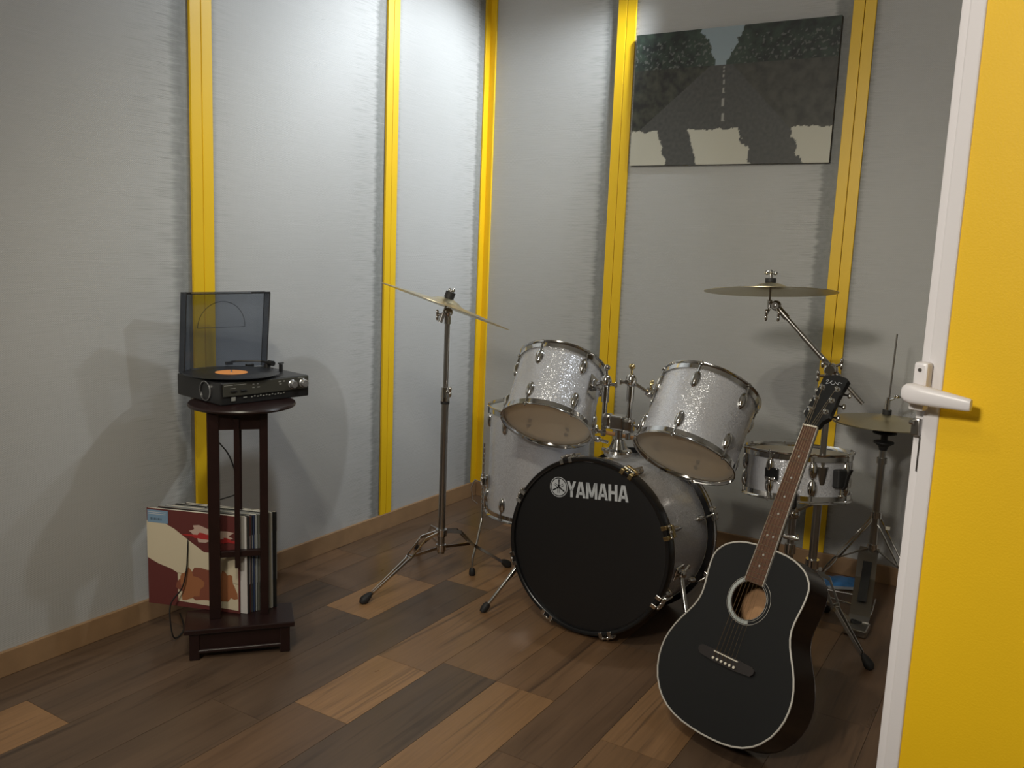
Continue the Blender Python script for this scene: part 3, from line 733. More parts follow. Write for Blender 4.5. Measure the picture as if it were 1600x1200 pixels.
# floor tom
MF = TM((-1.68, 2.97, .232))
FT = make_drum('floor_tom', 'tall silver sparkle floor tom standing behind the bass drum on the left', MF, .200, .405, 8, bottom='head_white', phase=.18)
def build_floor_tom_legs():
    for k, ang in enumerate((math.atan2(-.66, -.75), math.atan2(-.66, -.75)+2*PI/3, math.atan2(-.66, -.75)-2*PI/3)):
        c = V((-1.68, 2.97, 0)); dr = V((math.cos(ang), math.sin(ang), 0)); p = c+dr*.222
        out = c+dr*.30
        if k == 0: out = V((-1.803, 2.700, 0))
        pts = [p+V((0, 0, .50)), p+V((0, 0, .35)), p+V((0, 0, .20)), p+V((0, 0, .175))+(out-p)*.10, p+(out-p)*.55+V((0, 0, .11)), out+V((0, 0, .07)), out+V((0, 0, .022))]
        lg = obj('leg', MB().tube(pts, .0048, 10), 'chrome', FT, world=True)
        kn = MB()
        for q in range(12):
            z = .25+q*.02; kn.lathe([(.0048, 0), (.0058, .003), (.0058, .008), (.0048, .011)], 10, TM(p+V((0, 0, z))))
        obj('knurling', kn, 'chrome', lg, world=True)
        obj('rubber_foot', MB().lathe([(0, 0), (.011, 0), (.013, .006), (.012, .022), (.007, .030), (0, .030)], 16, TM(out)), 'rubber', lg, world=True)
        M = TM(c+dr*.200+V((0, 0, .345)), Matrix((dr, V((0, 0, 1)).cross(dr), V((0, 0, 1)))).transposed())
        br = MB().box((.006, 0, 0), (.012, .030, .052), bev=.004); br.v = [M @ v for v in br.v]
        b2 = MB().box((.022, 0, 0), (.022, .022, .034), bev=.005); b2.v = [M @ v for v in b2.v]; br.add(b2.v, b2.f, True)
        wn = MB().rod((.022, 0, 0), (.022, -.034, 0), .0045, .0045, 10); wn.ball((.022, -.036, .008), .006, sz=2.2).ball((.022, -.036, -.008), .006, sz=2.2); wn.v = [M @ v for v in wn.v]; br.add(wn.v, wn.f, True)
        obj('leg_bracket', br, 'chrome', FT, world=True)
    hk = MB().tube([(-1.845, 2.815, .34), (-1.868, 2.795, .352), (-1.880, 2.79, .32), (-1.876, 2.792, .27), (-1.856, 2.80, .255)], .003, 8)
    obj('bracket_hook', hk, 'chrome', FT, world=True)
build_floor_tom_legs()

# bass drum: local z = out of the front head, towards the viewer
def build_bass():
    h, e = math.radians(-1.1), math.radians(5.0)
    n = V((math.sin(h)*math.cos(e), -math.cos(h)*math.cos(e), math.sin(e)))
    x = V((0, 0, 1)).cross(n).normalized(); y = n.cross(x)
    MBs = TM((-1.219, 2.493, .302), Matrix((x, y, n)).transposed())
    R, L = .282, .44
    B = thing('bass_drum', 'large silver sparkle bass drum lying on its side with a black front head', 'drum', M=MBs)
    obj('shell', MB().lathe([(R-.012, -.045), (R-.008, -.045), (R-.008, -L+.045), (R-.012, -L+.045)], 128, close=True), 'sparkle', B)
    fh = MB().lathe([(R-.006, -.046), (R+.013, -.046), (R+.0135, -.042), (R+.0135, -.004), (R+.011, 0), (R+.004, 0), (R-.0005, -.003), (R-.0025, -.012)], 128, close=True)
    obj('front_hoop', fh, 'black_gloss', B)
    rh = MB().lathe([(R-.006, -L), (R+.011, -L), (R+.0135, -L+.003), (R+.0135, -L+.046), (R-.006, -L+.046)], 128, close=True)
    obj('rear_hoop', rh, 'black_gloss', B)
    obj('hoop_inlay', MB().lathe([(R+.0130, -L+.014), (R+.0145, -L+.014), (R+.0145, -L+.026), (R+.0130, -L+.026)], 128, close=True), 'sparkle', B)
    obj('front_head', MB().lathe([(0, -.012), (.20, -.0118), (R-.012, -.0115), (R-.003, -.012)], 128), 'black_head', B)
    obj('rear_head', MB().lathe([(0, -L+.012), (R-.006, -L+.012), (R+.001, -L+.016)], 96), 'head_white', B)
    # claws, T rods and lugs
    for k in range(8):
        a = math.radians(90-22.5-45*k-2); rot = Matrix.Rotation(a, 3, 'Z')
        for side in (1, -1):
            zf = 0 if side > 0 else -L
            s = side
            mb = MB()
            for dy in (-.0165, .0165):
                mb.box((R+.0150, dy, zf-s*.020), (.005, .013, .046), bev=.001)
                mb.box((R+.0075, dy, zf+s*.0022), (.017, .013, .004), bev=.001)
            mb.box((R+.021, 0, zf-s*.030), (.013, .040, .016), bev=.002)
            cl = obj('claw', mb, 'brass_nut' if (side > 0 and k in (0, 1)) else 'chrome', B, at=TM((0, 0, 0), rot))
            rod = MB().rod((R+.022, 0, zf-s*.012), (R+.022, 0, zf-s*.105), .0033, .0033, 10)
            rod.rod((R+.022, -.017, zf-s*.010), (R+.022, .017, zf-s*.010), .0038, .0038, 10).ball((R+.022, -.018, zf-s*.010), .0055).ball((R+.022, .018, zf-s*.010), .0055).ball((R+.022, 0, zf-s*.012), .0075)
            obj('tension_rod', rod, 'chrome', cl)
            lm = MB().ball((R-.003, 0, zf-s*.112), .013, sx=1.5, sy=.85, sz=1.9, seg=18)
            obj('lug', lm, 'chrome', B, at=TM((0, 0, 0), rot))
    # maker's logo printed on the head
    def letter(ch):
        s = .28
        if ch == 'A': return [[(0, 0), (.27, 0), (.335, .22), (.36, .42), (.40, .78), (.36, 1), (.34, 1)], ]
        return []
    Hh = .0535; z = -.0118
    G = MB(); lg = math.radians(6)
    def put(polys, ox, w):
        for P_ in polys: G.prism([(ox+px*w, py*Hh) for px, py in P_], z, z+.0006)
    Apoly = [[(0, 0), (.26, 0), (.56, 1), (.31, 1)], [(1, 0), (.74, 0), (.44, 1), (.69, 1)], [(.20, .19), (.80, .19), (.745, .37), (.255, .37)]]
    Ypoly = [[(0, 1), (.29, 1), (.63, .40), (.37, .40)], [(1, 1), (.71, 1), (.37, .40), (.63, .40)], [(.37, 0), (.63, 0), (.63, .46), (.37, .46)]]
    Mpoly = [[(0, 0), (.22, 0), (.22, 1), (0, 1)], [(1, 0), (.78, 0), (.78, 1), (1, 1)], [(0, 1), (.27, 1), (.60, .10), (.40, .10)], [(1, 1), (.73, 1), (.40, .10), (.60, .10)]]
    Hpoly = [[(0, 0), (.31, 0), (.31, 1), (0, 1)], [(1, 0), (.69, 0), (.69, 1), (1, 1)], [(.31, .41), (.69, .41), (.69, .60), (.31, .60)]]
    xx = -.0915
    for P_, w_, gp in ((Ypoly, .0345, -.001), (Apoly, .0365, .0022), (Mpoly, .0410, .0022), (Apoly, .0365, .0020), (Hpoly, .0325, .0024), (Apoly, .0365, 0)):
        put(P_, xx, w_); xx += w_+gp
    LMx = Matrix.Translation((0, .1495, 0)) @ Matrix.Identity(4)
    rotl = Matrix.Translation((-.0915, .149, 0)) @ Matrix.Rotation(lg, 4, 'Z') @ Matrix.Translation((.0915, 0, 0))
    G.v = [rotl @ v for v in G.v]
    obj('logo_letters', G, 'print_grey', B, label='light grey letters YAMAHA')
    cx, cy = -.1260, .176
    Q = MB().lathe([(0, z), (.0285, z), (.0285, z+.0006), (0, z+.0006)], 48, TM((cx, cy, 0))).lathe([(.0318, z), (.0342, z), (.0342, z+.0006), (.0318, z+.0006)], 48, TM((cx, cy, 0)), close=True)
    emb = obj('logo_emblem', Q, 'print_grey', B, label='round light grey emblem with three crossed tuning forks')
    K = MB()
    for k in range(3):
        Mk = Matrix.Translation((cx, cy, 0)) @ Matrix.Rotation(lg*.6+2*PI*k/3, 4, 'Z')
        for dx in (-.0030, .0030): K.box((dx, -.0095, z+.0009), (.0017, .021, .0006), Mk)
        K.prism([(-.0042, .001), (.0042, .001), (.0018, .010), (-.0018, .010)], z+.0006, z+.0012, Mk)
        K.prism([(-.0017, .009), (.0017, .009), (.0026, .0245), (0, .0262), (-.0026, .0245)], z+.0006, z+.0012, Mk)
    obj('tuning_forks', K, 'black_gloss', emb)
    # spurs
    for sg, att, elbow, foot in ((-1, (-1.492, 2.60, .195), (-1.535, 2.52, .14), (-1.578, 2.432, 0)), (1, (-.935, 2.63, .235), (-.905, 2.60, .20), (-.835, 2.52, 0))):
        att, elbow, foot = V(att), V(elbow), V(foot); dd = (foot-att).normalized()
        sp = obj('spur', MB().rod(att, att+(foot-att)*.42, .0085, .0085, 14).rod(att+(foot-att)*.40, foot-dd*.03, .0062, .0062, 12), 'chrome', B, world=True)
        br = MB(); c = V((-1.219, 2.63, .305)); dr = V((att.x-c.x, 0, att.z-c.z)).normalized(); Mx = TM(V((c.x, att.y, c.z))+dr*.283, Matrix((dr, V((0, 1, 0)), dr.cross(V((0, 1, 0))))).transposed())
        br.box((0, 0, 0), (.012, .07, .045), Mx, bev=.004).ball((.014, 0, 0), .016, Mx, seg=18); br.rod(Mx @ V((.014, 0, 0)), Mx @ V((.014, .045, .012)), .004, .004, 8).ball(Mx @ V((.014, .05, .012)), .008)
        obj('spur_bracket', br, 'chrome', B, world=True)
        ft = foot-dd*.0; obj('rubber_foot', MB().lathe([(0, -.002), (.009, -.001), (.0135, .012), (.0135, .026), (.010, .036), (0, .038)], 18, TM(foot+V((0, 0, .002)), frame(-dd))), 'rubber', sp, world=True)
        if sg < 0: obj('wing_bolt', MB().rod(att+dd*.03, att+dd*.03+V((-.03, -.01, .01)), .003, .003, 8).ball(att+dd*.03+V((-.032, -.01, .012)), .006), 'chrome', sp, world=True)
    # tom mount
    base = V((-1.216, 2.70, .588))
    mt = MB().lathe([(0, -.014), (.046, -.014), (.050, -.002), (.046, .006), (.032, .012), (.024, .030), (.019, .044), (0, .044)], 32, TM(base))
    mt.rod(base+V((0, 0, .02)), base+V((0, 0, .105)), .013, .013, 20)
    for s in (-1, 1): mt.box(base+V((s*.038, -.01, .004)), (.030, .026, .012), bev=.004)
    mount = obj('tom_mount', mt, 'chrome', B, world=True)
    obj('mount_block', MB().box((-1.221, 2.70, .690), (.052, .046, .050), bev=.006).box((-1.262, 2.70, .690), (.038, .038, .054), bev=.012).box((-1.181, 2.70, .684), (.038, .038, .054), bev=.012), 'chrome', mount, world=True)
    obj('wing_bolt', MB().rod((-1.26, 2.68, .655), (-1.27, 2.64, .66), .005, .005, 10).ball((-1.272, 2.637, .668), .008, sz=2), 'chrome', mount, world=True)
    obj('wing_bolt', MB().rod((-1.16, 2.69, .69), (-1.135, 2.67, .69), .005, .005, 10).ball((-1.131, 2.668, .69), .008, sz=2), 'chrome', mount, world=True)
    obj('wing_bolt', MB().rod(base+V((-.03, -.02, .03)), base+V((-.055, -.04, .04)), .006, .006, 10).ball(base+V((-.06, -.045, .042)), .011, sx=1.6), 'chrome', mount, world=True)
    for s, xr, tb, ztop, knob, shp in ((-1, -1.275, (-1.345, 2.712, .800), .872, 'chrome', (-1.332, 2.712, .79)), (1, -1.182, (-1.118, 2.735, .793), .885, 'brass_nut', (-1.128, 2.742, .79))):
        tb = V(tb); zc = ztop-.058
        arm = obj('tom_arm', MB().rod((xr, 2.70, .635), (xr, 2.70, zc+.02), .0088, .0088, 16).rod((xr, 2.70, zc-.06), (xr, 2.70, zc+.028), .013, .013, 18), 'chrome', mount, world=True)
        j = MB().ball((xr, 2.70, zc+.012), .0195, sz=1.25, seg=20).rod((xr, 2.685, zc+.012), (xr, 2.66, zc+.012), .007, .007, 12).rod((xr-s*.012, 2.70, zc+.004), (xr-s*.034, 2.70, zc+.004), .006, .006, 10).box((xr-s*.038, 2.70, zc+.004), (.004, .012, .020), bev=.001)
        obj('ratchet_joint', j, 'chrome', arm, world=True)
        obj('wing_nut', MB().rod((xr, 2.70, zc+.03), (xr, 2.70, zc+.052), .0045, .0045, 10).ball((xr, 2.70, zc+.060), .009, sx=1.35, sz=1.15), knob, arm, world=True)
        if s < 0: obj('l_rod', MB().rod((xr, 2.70, zc+.012), tb, .0068, .0068, 12), 'chrome', arm, world=True)
        else: obj('l_rod', MB().rod((xr, 2.70, zc+.010), tb, .0060, .0060, 12), 'chrome', arm, world=True)
build_bass()
# mount brackets that belong to the toms
for D, p, q, nm in ((T1, V((-1.332, 2.712, .800)), V((-1, .05, -.15)), 'chrome'), (T2, V((-1.131, 2.742, .797)), V((1, .1, -.25)), 'brass_nut')):
    M = root_matrix(D); loc = M.inverted() @ p; a = math.atan2(loc.y, loc.x); R = .155 if D is T1 else .163
    Mx = TM((R*math.cos(a), R*math.sin(a), loc.z), Matrix.Rotation(a, 3, 'Z'))
    b = obj('mount_bracket', MB().box((.003, 0, 0), (.006, .050, .078), bev=.0025).rod((.004, 0, .004), (.034, 0, .004), .017, .014, 22).box((.016, 0, .004), (.022, .036, .030), bev=.006), 'chrome', D, at=Mx)
    obj('wing_bolt', MB().rod((.022, .010, .006), (.024, .032, .020), .0038, .0038, 8).ball((.024, .036, .022), .007, sy=.8, sz=1.8), nm, b)

# drumstick on the bass drum shell behind the mount
ds = MB(); P0, P1 = V((-1.385, 2.86, .612)), V((-.985, 2.86, .598))
M = TM(P0, frame(P1-P0)); ds.lathe([(0, 0), (.0055, .001), (.0072, .006), (.0072, .28), (.0060, .34), (.0036, .385), (.0050, .393), (.0042, .401), (0, .404)], 16, M)
tag(obj('drumstick', ds, 'stick'), 'brown wooden drumstick lying across the top of the bass drum behind the tom mount', 'drumstick')

# snare drum
MS = drum_matrix((-.689, 3.050, .468), 27, -84, 0)
SN = make_drum('snare_drum', 'shallow silver sparkle snare drum behind the guitar neck', MS, .176, .135, 8, bottom='head_clear', lug_off=.036, phase=.12)
def snare_bits():
    for p, nm in ((V((-.735, 2.87, .545)), 'badge'), (V((-.500, 2.94, .565)), 'strainer')):
        M = root_matrix(SN); loc = M.inverted() @ p; a = math.atan2(loc.y, loc.x); Mx = TM((.176*math.cos(a), .176*math.sin(a), .068), Matrix.Rotation(a, 3, 'Z'))
        if nm == 'badge':
            b = obj('butt_plate', MB().box((.006, 0, .006), (.014, .046, .040), bev=.004), 'black_gloss', SN, at=Mx)
            obj('clamp_screw', MB().box((.015, 0, -.010), (.008, .036, .012), bev=.003).ball((.019, 0, -.010), .006), 'chrome', b)
        else:
            b = obj('strainer', MB().box((.014, 0, .004), (.028, .040, .062), bev=.005), 'rubber', SN, at=Mx)
            obj('throw_off_lever', MB().strip([(.026, .004, -.030), (.036, .004, -.020), (.044, .004, .015), (.056, .004, .040)], .012, .005, (0, 1, 0)), 'rubber', b)
            obj('adjust_knob', MB().rod((.02, 0, -.03), (.02, 0, -.048), .008, .008, 14).ball((.022, 0, -.052), .010, sz=.7), 'chrome', b)
snare_bits()

# ------------------------------------------------------------------ stands
def tripod_leg(root, hub, low, foot, mat='chrome', spread=.016, foot_len=.045, braces=True, bend=.42):
    """double flat-strip leg from hub to foot with a brace from the lower collar"""
    hub, low, foot = V(hub), V(low), V(foot); d = (foot-hub); hd = V((d.x, d.y, 0)).normalized(); side = V((0, 0, 1)).cross(hd)
    e = hub+hd*.018; k1 = hub+hd*(d.xy.length*.24)+V((0, 0, -.010)); k2 = hub+d*bend+V((0, 0, .012)); k3 = foot+(k2-foot).normalized()*(foot_len+.010)
    lg = MB()
    for s in (-1, 1):
        lg.strip([e+side*s*spread*.55, k1+side*s*spread, k2+side*s*spread*.9, k2+(k3-k2)*.06+side*s*spread*.55, k3+side*s*spread*.30], .013, .0030, (side*.25+V((0, 0, 1))).normalized())
    o = obj('leg', lg, mat, root, world=True)
    obj('rubber_foot', MB().lathe([(0, 0), (.008, 0), (.0155, .010), (.0165, .020), (.012, .040), (.006, .052), (0, .052)], 16, TM(foot+V((0, 0, .003)), frame(k3-foot))), 'rubber', o, world=True)
    if braces:
        mid = k2+(k1-k2)*.12; br = MB().strip([low+hd*.014, mid+V((0, 0, -.006))], .011, .0024, (0, 0, 1)).rod(mid-side*.012, mid+side*.012, .003, .003, 8).rod(k2-side*.015, k2+side*.015, .003, .003, 8)
        obj('brace', br, mat, o, world=True)
    return o
def wing(root, p, d, mat='chrome'):
    p, d = V(p), V(d).normalized(); mb = MB().rod(p, p+d*.022, .0048, .0048, 10)
    s = d.cross(V((0, 0, 1))); s = s.normalized() if s.length > .1 else V((1, 0, 0)); q = p+d*.024
    for k in (-1, 1): mb.ball(q+V((0, 0, .009*k)), .0058, sz=1.9)
    return obj('wing_nut', mb, mat, root, world=True)
def cymbal_disc(parent_thing, R, bell=.055, hole=True):
    """profile: bow and bell, thin sheet"""
    pr = [(.006, .030), (.012, .0298), (bell*.45, .0275), (bell*.75, .0225), (bell, .0150), (bell+.006, .0128), (R*.5, .0072+.002), (R*.75, .0040), (R*.93, .0010), (R, -.0008)]
    un = [(r, z-.0014) for r, z in pr[::-1]]
    return obj('disc', MB().lathe(pr+un, 120, close=True), 'cymbal', parent_thing)
def make_cymbal(label, c, up, R, group=None):
    M = TM(c, frame(up)); T = thing('cymbal', label, 'cymbal', M=M, group=group); cymbal_disc(T, R); return T

# left straight cymbal stand
LC = V((-1.860, 2.568, 0)); upL = V((.209, .249, .945)).normalized(); cL = V((-1.860, 2.556, 1.050))
def build_left_stand():
    S = thing('cymbal_stand', 'straight chrome cymbal stand left of the drum kit', 'stand', loc=tuple(LC))
    c = LC
    obj('lower_tube', MB().rod(c+V((0, 0, .115)), c+V((0, 0, .715)), .0135, .0135, 20), 'chrome_dull', S, world=True)
    obj('upper_tube', MB().rod(c+V((0, 0, .70)), c+V((0, 0, 1.005)), .0098, .0098, 18), 'chrome_dull', S, world=True)
    j = obj('height_clamp', MB().rod(c+V((0, 0, .70)), c+V((0, 0, .716)), .0165, .0165, 20).rod(c+V((0, 0, .716)), c+V((0, 0, .752)), .0175, .0155, 20), 'chrome', S, world=True)
    obj('clamp_insert', MB().rod(c+V((0, 0, .690)), c+V((0, 0, .702)), .0165, .0165, 18), 'rubber', j, world=True)
    wing(j, c+V((.012, -.006, .738)), (1, -.5, .1))
    obj('leg_collar', MB().rod(c+V((0, 0, .185)), c+V((0, 0, .210)), .022, .022, 20), 'chrome', S, world=True); obj('brace_collar', MB().rod(c+V((0, 0, .125)), c+V((0, 0, .150)), .019, .019, 20), 'chrome', S, world=True)
    for ft in ((-1.960, 2.232, 0), (-2.165, 2.815, 0), (-1.735, 2.872, 0)): tripod_leg(S, c+V((0, 0, .200)), c+V((0, 0, .138)), ft)
    tb = obj('tilter', MB().rod(c+V((0, 0, .985)), c+V((0, 0, 1.02)), .0125, .0115, 18).ball(c+V((.004, -.002, 1.028)), .017, seg=20), 'chrome', S, world=True)
    base = cL-upL*.050
    obj('tilter_rod', MB().rod(cL-upL*.058, cL+upL*.062, .0038, .0038, 10).rod(cL-upL*.062, cL-upL*.028, .0085, .0085, 14), 'chrome_dull', tb, world=True)
    wing(tb, c+V((-.010, -.010, 1.022)), (-1, -.6, -.3))
    obj('felt', MB().rod(cL+upL*.030, cL+upL*.054, .018, .018, 24), 'rubber', tb, world=True)
    obj('top_nut', MB().rod(cL+upL*.054, cL+upL*.062, .0075, .0075, 12).ball(cL+upL*.061+V((.009, 0, 0)), .0055, sz=1.4).ball(cL+upL*.061-V((.009, 0, 0)), .0055, sz=1.4), 'chrome', tb, world=True)
build_left_stand()
make_cymbal('large ride cymbal tilted down to the right, on the straight stand at left', cL, upL, .247)

# boom stand behind the guitar
BC = V((-.587, 2.933, 0)); upR = V((-.066, .100, .992)).normalized(); cR = V((-.806, 2.940, 1.157))
def build_boom():
    S = thing('boom_cymbal_stand', 'chrome boom cymbal stand behind the guitar headstock', 'stand', loc=tuple(BC)); c = BC
    obj('lower_tube', MB().rod(c+V((0, 0, .12)), c+V((0, 0, .56)), .0140, .0140, 20), 'chrome_dull', S, world=True)
    obj('upper_tube', MB().rod(c+V((0, 0, .55)), c+V((0, 0, .90)), .0105, .0105, 18), 'chrome_dull', S, world=True)
    j = obj('height_clamp', MB().rod(c+V((0, 0, .535)), c+V((0, 0, .595)), .0165, .021, 20).rod(c+V((-.004, 0, .588)), c+V((-.048, -.010, .588)), .006, .005, 10), 'chrome_dull', S, world=True)
    obj('wing_nut', MB().ball(c+V((-.052, -.012, .590)), .011, sz=1.2).ball(c+V((-.047, -.012, .602)), .006), 'brass_nut', j, world=True)
    obj('leg_collar', MB().rod(c+V((0, 0, .245)), c+V((0, 0, .275)), .022, .022, 20), 'chrome', S, world=True); obj('brace_collar', MB().rod(c+V((0, 0, .125)), c+V((0, 0, .150)), .019, .019, 20), 'chrome', S, world=True)
    for ft in ((-.352, 2.802, 0), (-.575, 3.205, 0), (-.835, 2.800, 0)): tripod_leg(S, c+V((0, 0, .235)), c+V((0, 0, .138)), ft, 'chrome_dull')
    top = c+V((0, 0, .917))
    cl = obj('boom_clamp', MB().rod(c+V((0, 0, .880)), c+V((0, 0, .905)), .017, .017, 20).ball(top, .023, sy=.8, seg=20).rod(top+V((0, -.02, 0)), top+V((0, .02, 0)), .015, .015, 18), 'chrome', S, world=True)
    wing(cl, top+V((.012, 0, .012)), (1, -.2, .55)); wing(cl, top+V((-.012, -.010, -.02)), (-1, -.4, -.1)); wing(cl, top+V((-.006, -.012, .016)), (-.6, -.6, .4))
    a, b = V((-.480, 2.938, .818)), V((-.780, 2.930, 1.112)); dd = (b-a).normalized()
    bm = obj('boom_arm', MB().rod(a, b, .0068, .0068, 14).rod(a+dd*.10, a+dd*.30, .0085, .0085, 14).rod(b-dd*.055, b-dd*.01, .0105, .0105, 14), 'chrome_dull', cl, world=True)
    tl = obj('tilter', MB().ball(b, .0175, seg=18).rod(b+V((0, -.016, 0)), b+V((0, .016, 0)), .012, .012, 16).rod(cR-upR*.055, cR-upR*.028, .0085, .0085, 14).rod(cR-upR*.040, b, .009, .009, 12).rod(cR-upR*.03, cR+upR*.066, .0038, .0038, 10), 'chrome_dull', bm, world=True)
    wing(tl, cR-upR*.058, (-.3, -.5, -1)); wing(tl, b+V((.01, -.012, -.010)), (.3, -.4, -1))
    obj('felt', MB().rod(cR+upR*.030, cR+upR*.044, .018, .018, 24), 'rubber', tl, world=True)
    obj('top_nut', MB().rod(cR+upR*.044, cR+upR*.056, .007, .007, 12).ball(cR+upR*.062+V((.014, 0, 0)), .007, sx=1.3).ball(cR+upR*.062-V((.014, 0, 0)), .007, sx=1.3).ball(cR+upR*.064, .006, sz=1.6), 'chrome', tl, world=True)
build_boom()
make_cymbal('flat crash cymbal on the boom stand, above the snare drum', cR, upR, .217)

# snare stand
def build_snare_stand():
    c = V((-.690, 3.050, 0)); S = thing('snare_stand', 'low chrome stand carrying the snare drum', 'stand', loc=tuple(c))
    obj('tube', MB().rod(c+V((0, 0, .09)), c+V((0, 0, .385)), .0125, .0125, 18), 'chrome_dull', S, world=True)
    obj('height_clamp', MB().rod(c+V((0, 0, .24)), c+V((0, 0, .275)), .019, .019, 18), 'chrome', S, world=True)
    obj('clamp_block', MB().box(c+V((0, 0, .30)), (.05, .03, .018), bev=.005).rod(c+V((-.03, -.01, .30)), c+V((.03, -.01, .30)), .006, .006, 10), 'chrome', S, world=True)
    obj('basket_hub', MB().ball(c+V((0, 0, .385)), .024, sz=.9), 'chrome', S, world=True)
    M = root_matrix(SN)
    for k, a in enumerate((math.radians(-78), math.radians(42), math.radians(162))):
        hp = M @ V((.186*math.cos(a), .186*math.sin(a), -.012)); hp2 = M @ V((.199*math.cos(a), .199*math.sin(a), .012))
        mid = M @ V((.10*math.cos(a), .10*math.sin(a), -.035))
        ar = obj('basket_arm', MB().tube([c+V((0, 0, .39)), mid, hp+V((0, 0, -.012)), hp2], .0055, 8), 'chrome_dull', S, world=True)
        obj('rubber_grip', MB().tube([hp+(mid-hp)*.15+V((0, 0, -.012)), hp+V((0, 0, -.012)), hp2+V((0, 0, .010))], .0100, 10), 'rubber', ar, world=True)
    for ft in ((-.43, 3.10, 0), (-.82, 3.29, 0), (-.84, 2.93, 0)): tripod_leg(S, c+V((0, 0, .165)), c+V((0, 0, .10)), ft, 'chrome_dull')
build_snare_stand()

# hi-hat
def build_hihat():
    c = V((-.470, 3.400, 0)); S = thing('hi_hat_stand', 'chrome hi-hat stand with pedal beside the white door edge', 'stand', loc=tuple(c))
    obj('lower_tube', MB().rod(c+V((0, 0, .10)), c+V((0, 0, .545)), .0135, .0135, 18), 'chrome_dull', S, world=True)
    obj('upper_tube', MB().rod(c+V((0, 0, .53)), c+V((0, 0, .585)), .0115, .0115, 18).rod(c+V((0, 0, .535)), c+V((0, 0, .556)), .018, .018, 18), 'chrome_dull', S, world=True)
    obj('pull_rod', MB().rod(c+V((0, 0, .58)), c+V((.006, 0, 1.015)), .0032, .0032, 10), 'chrome_dull', S, world=True)
    obj('bottom_seat', MB().lathe([(0, .585), (.014, .585), (.018, .600), (.036, .612), (.036, .617), (.012, .622), (.012, .640), (.042, .648), (.042, .652), (0, .654)], 28, TM(c)), 'rubber', S, world=True)
    obj('clutch', MB().rod(c+V((0, 0, .718)), c+V((0, 0, .736)), .016, .016, 20), 'rubber', S, world=True)
    k = obj('clutch_body', MB().rod(c+V((0, 0, .736)), c+V((0, 0, .782)), .010, .008, 16).rod(c+V((0, 0, .77)), c+V((.022, -.01, .782)), .004, .004, 8).ball(c+V((.03, -.012, .790)), .007, sx=1.8), 'chrome', S, world=True)
    obj('leg_collar', MB().rod(c+V((0, 0, .325)), c+V((0, 0, .350)), .020, .020, 18), 'chrome', S, world=True); obj('brace_collar', MB().rod(c+V((0, 0, .205)), c+V((0, 0, .225)), .019, .019, 18), 'chrome', S, world=True)
    def wire_leg(ft):
        ft = V(ft); hub = c+V((0, 0, .338)); d = ft-hub; hd = V((d.x, d.y, 0)).normalized(); side = V((0, 0, 1)).cross(hd); mb = MB()
        k2 = hub+d*.52; k3 = ft+(hub-ft)*.08
        for s in (-1, 1): mb.tube([hub+hd*.012+side*.004*s, hub+d*.08+side*.016*s, k2+(hub-k2)*.06+side*.016*s, k2+side*.006*s, k2+(k3-k2)*.08+side*.015*s, k3+side*.012*s, ft+V((0, 0, .02))], .0035, 8)
        o = obj('leg', mb, 'chrome', S, world=True)
        obj('brace', MB().tube([c+V((0, 0, .215)), k2+V((0, 0, -.004))], .0035, 6), 'chrome_dull', o, world=True)
        obj('rubber_foot', MB().lathe([(0, 0), (.012, 0), (.014, .012), (.009, .035), (0, .036)], 14, TM(ft)), 'rubber', o, world=True)
    for ft in ((-.690, 3.310, 0), (-.24, 3.30, 0)): wire_leg(ft)
    obj('leg_tag', MB().box(c+V((.048, -.02, .300)), (.016, .006, .012), bev=.001), 'bone', S, world=True)
    # footboard and base wires
    a, b = V((-.475, 3.385, .135)), V((-.452, 3.13, .030)); d = (b-a); side = V((1, .09, 0)).normalized()
    fb = MB().strip([V((-.480, 3.405, .205)), V((-.480, 3.380, .185)), V((-.470, 3.30, .12)), V((-.452, 3.14, .035)), V((-.450, 3.10, .030))], .068, .006, side)
    pd = obj('footboard', fb, 'chrome_dull', S, world=True)
    obj('heel_plate', MB().box((-.448, 3.075, .014), (.075, .085, .026), bev=.004), 'chrome_dull', pd, world=True)
    obj('pedal_pad', MB().strip([V((-.474, 3.35, .168)), V((-.458, 3.19, .073))], .03, .004, side), 'rubber', pd, world=True)
    fr = MB().rod(c+V((0, 0, .012)), c+V((0, 0, .11)), .017, .017, 18)
    fr.tube([(-.50, 3.40, .012), (-.64, 3.40, .008), (-.66, 3.37, .008), (-.65, 3.33, .008), (-.47, 3.30, .008), (-.455, 3.11, .008)], .0036, 8)
    fr.tube([(-.44, 3.40, .012), (-.43, 3.25, .008), (-.44, 3.11, .008)], .0036, 8)
    obj('base_wire', fr, 'chrome', S, world=True)
    obj('pull_chain', MB().tube([c+V((0, 0, .20)), c+V((-.004, -.012, .16)), V((-.476, 3.380, .186))], .003, 6), 'chrome_dull', S, world=True)
    make_hat = lambda lab, z, up: make_cymbal(lab, c+V((0, 0, z)), up, .185)
    t1 = make_hat('upper hi-hat cymbal, on top of the pair by the door edge', .690, (0, 0, 1))
    t2 = make_hat('lower hi-hat cymbal, turned upwards under the upper one', .686, (.03, -.02, -1))
    t2.location.z = .683
build_hihat()

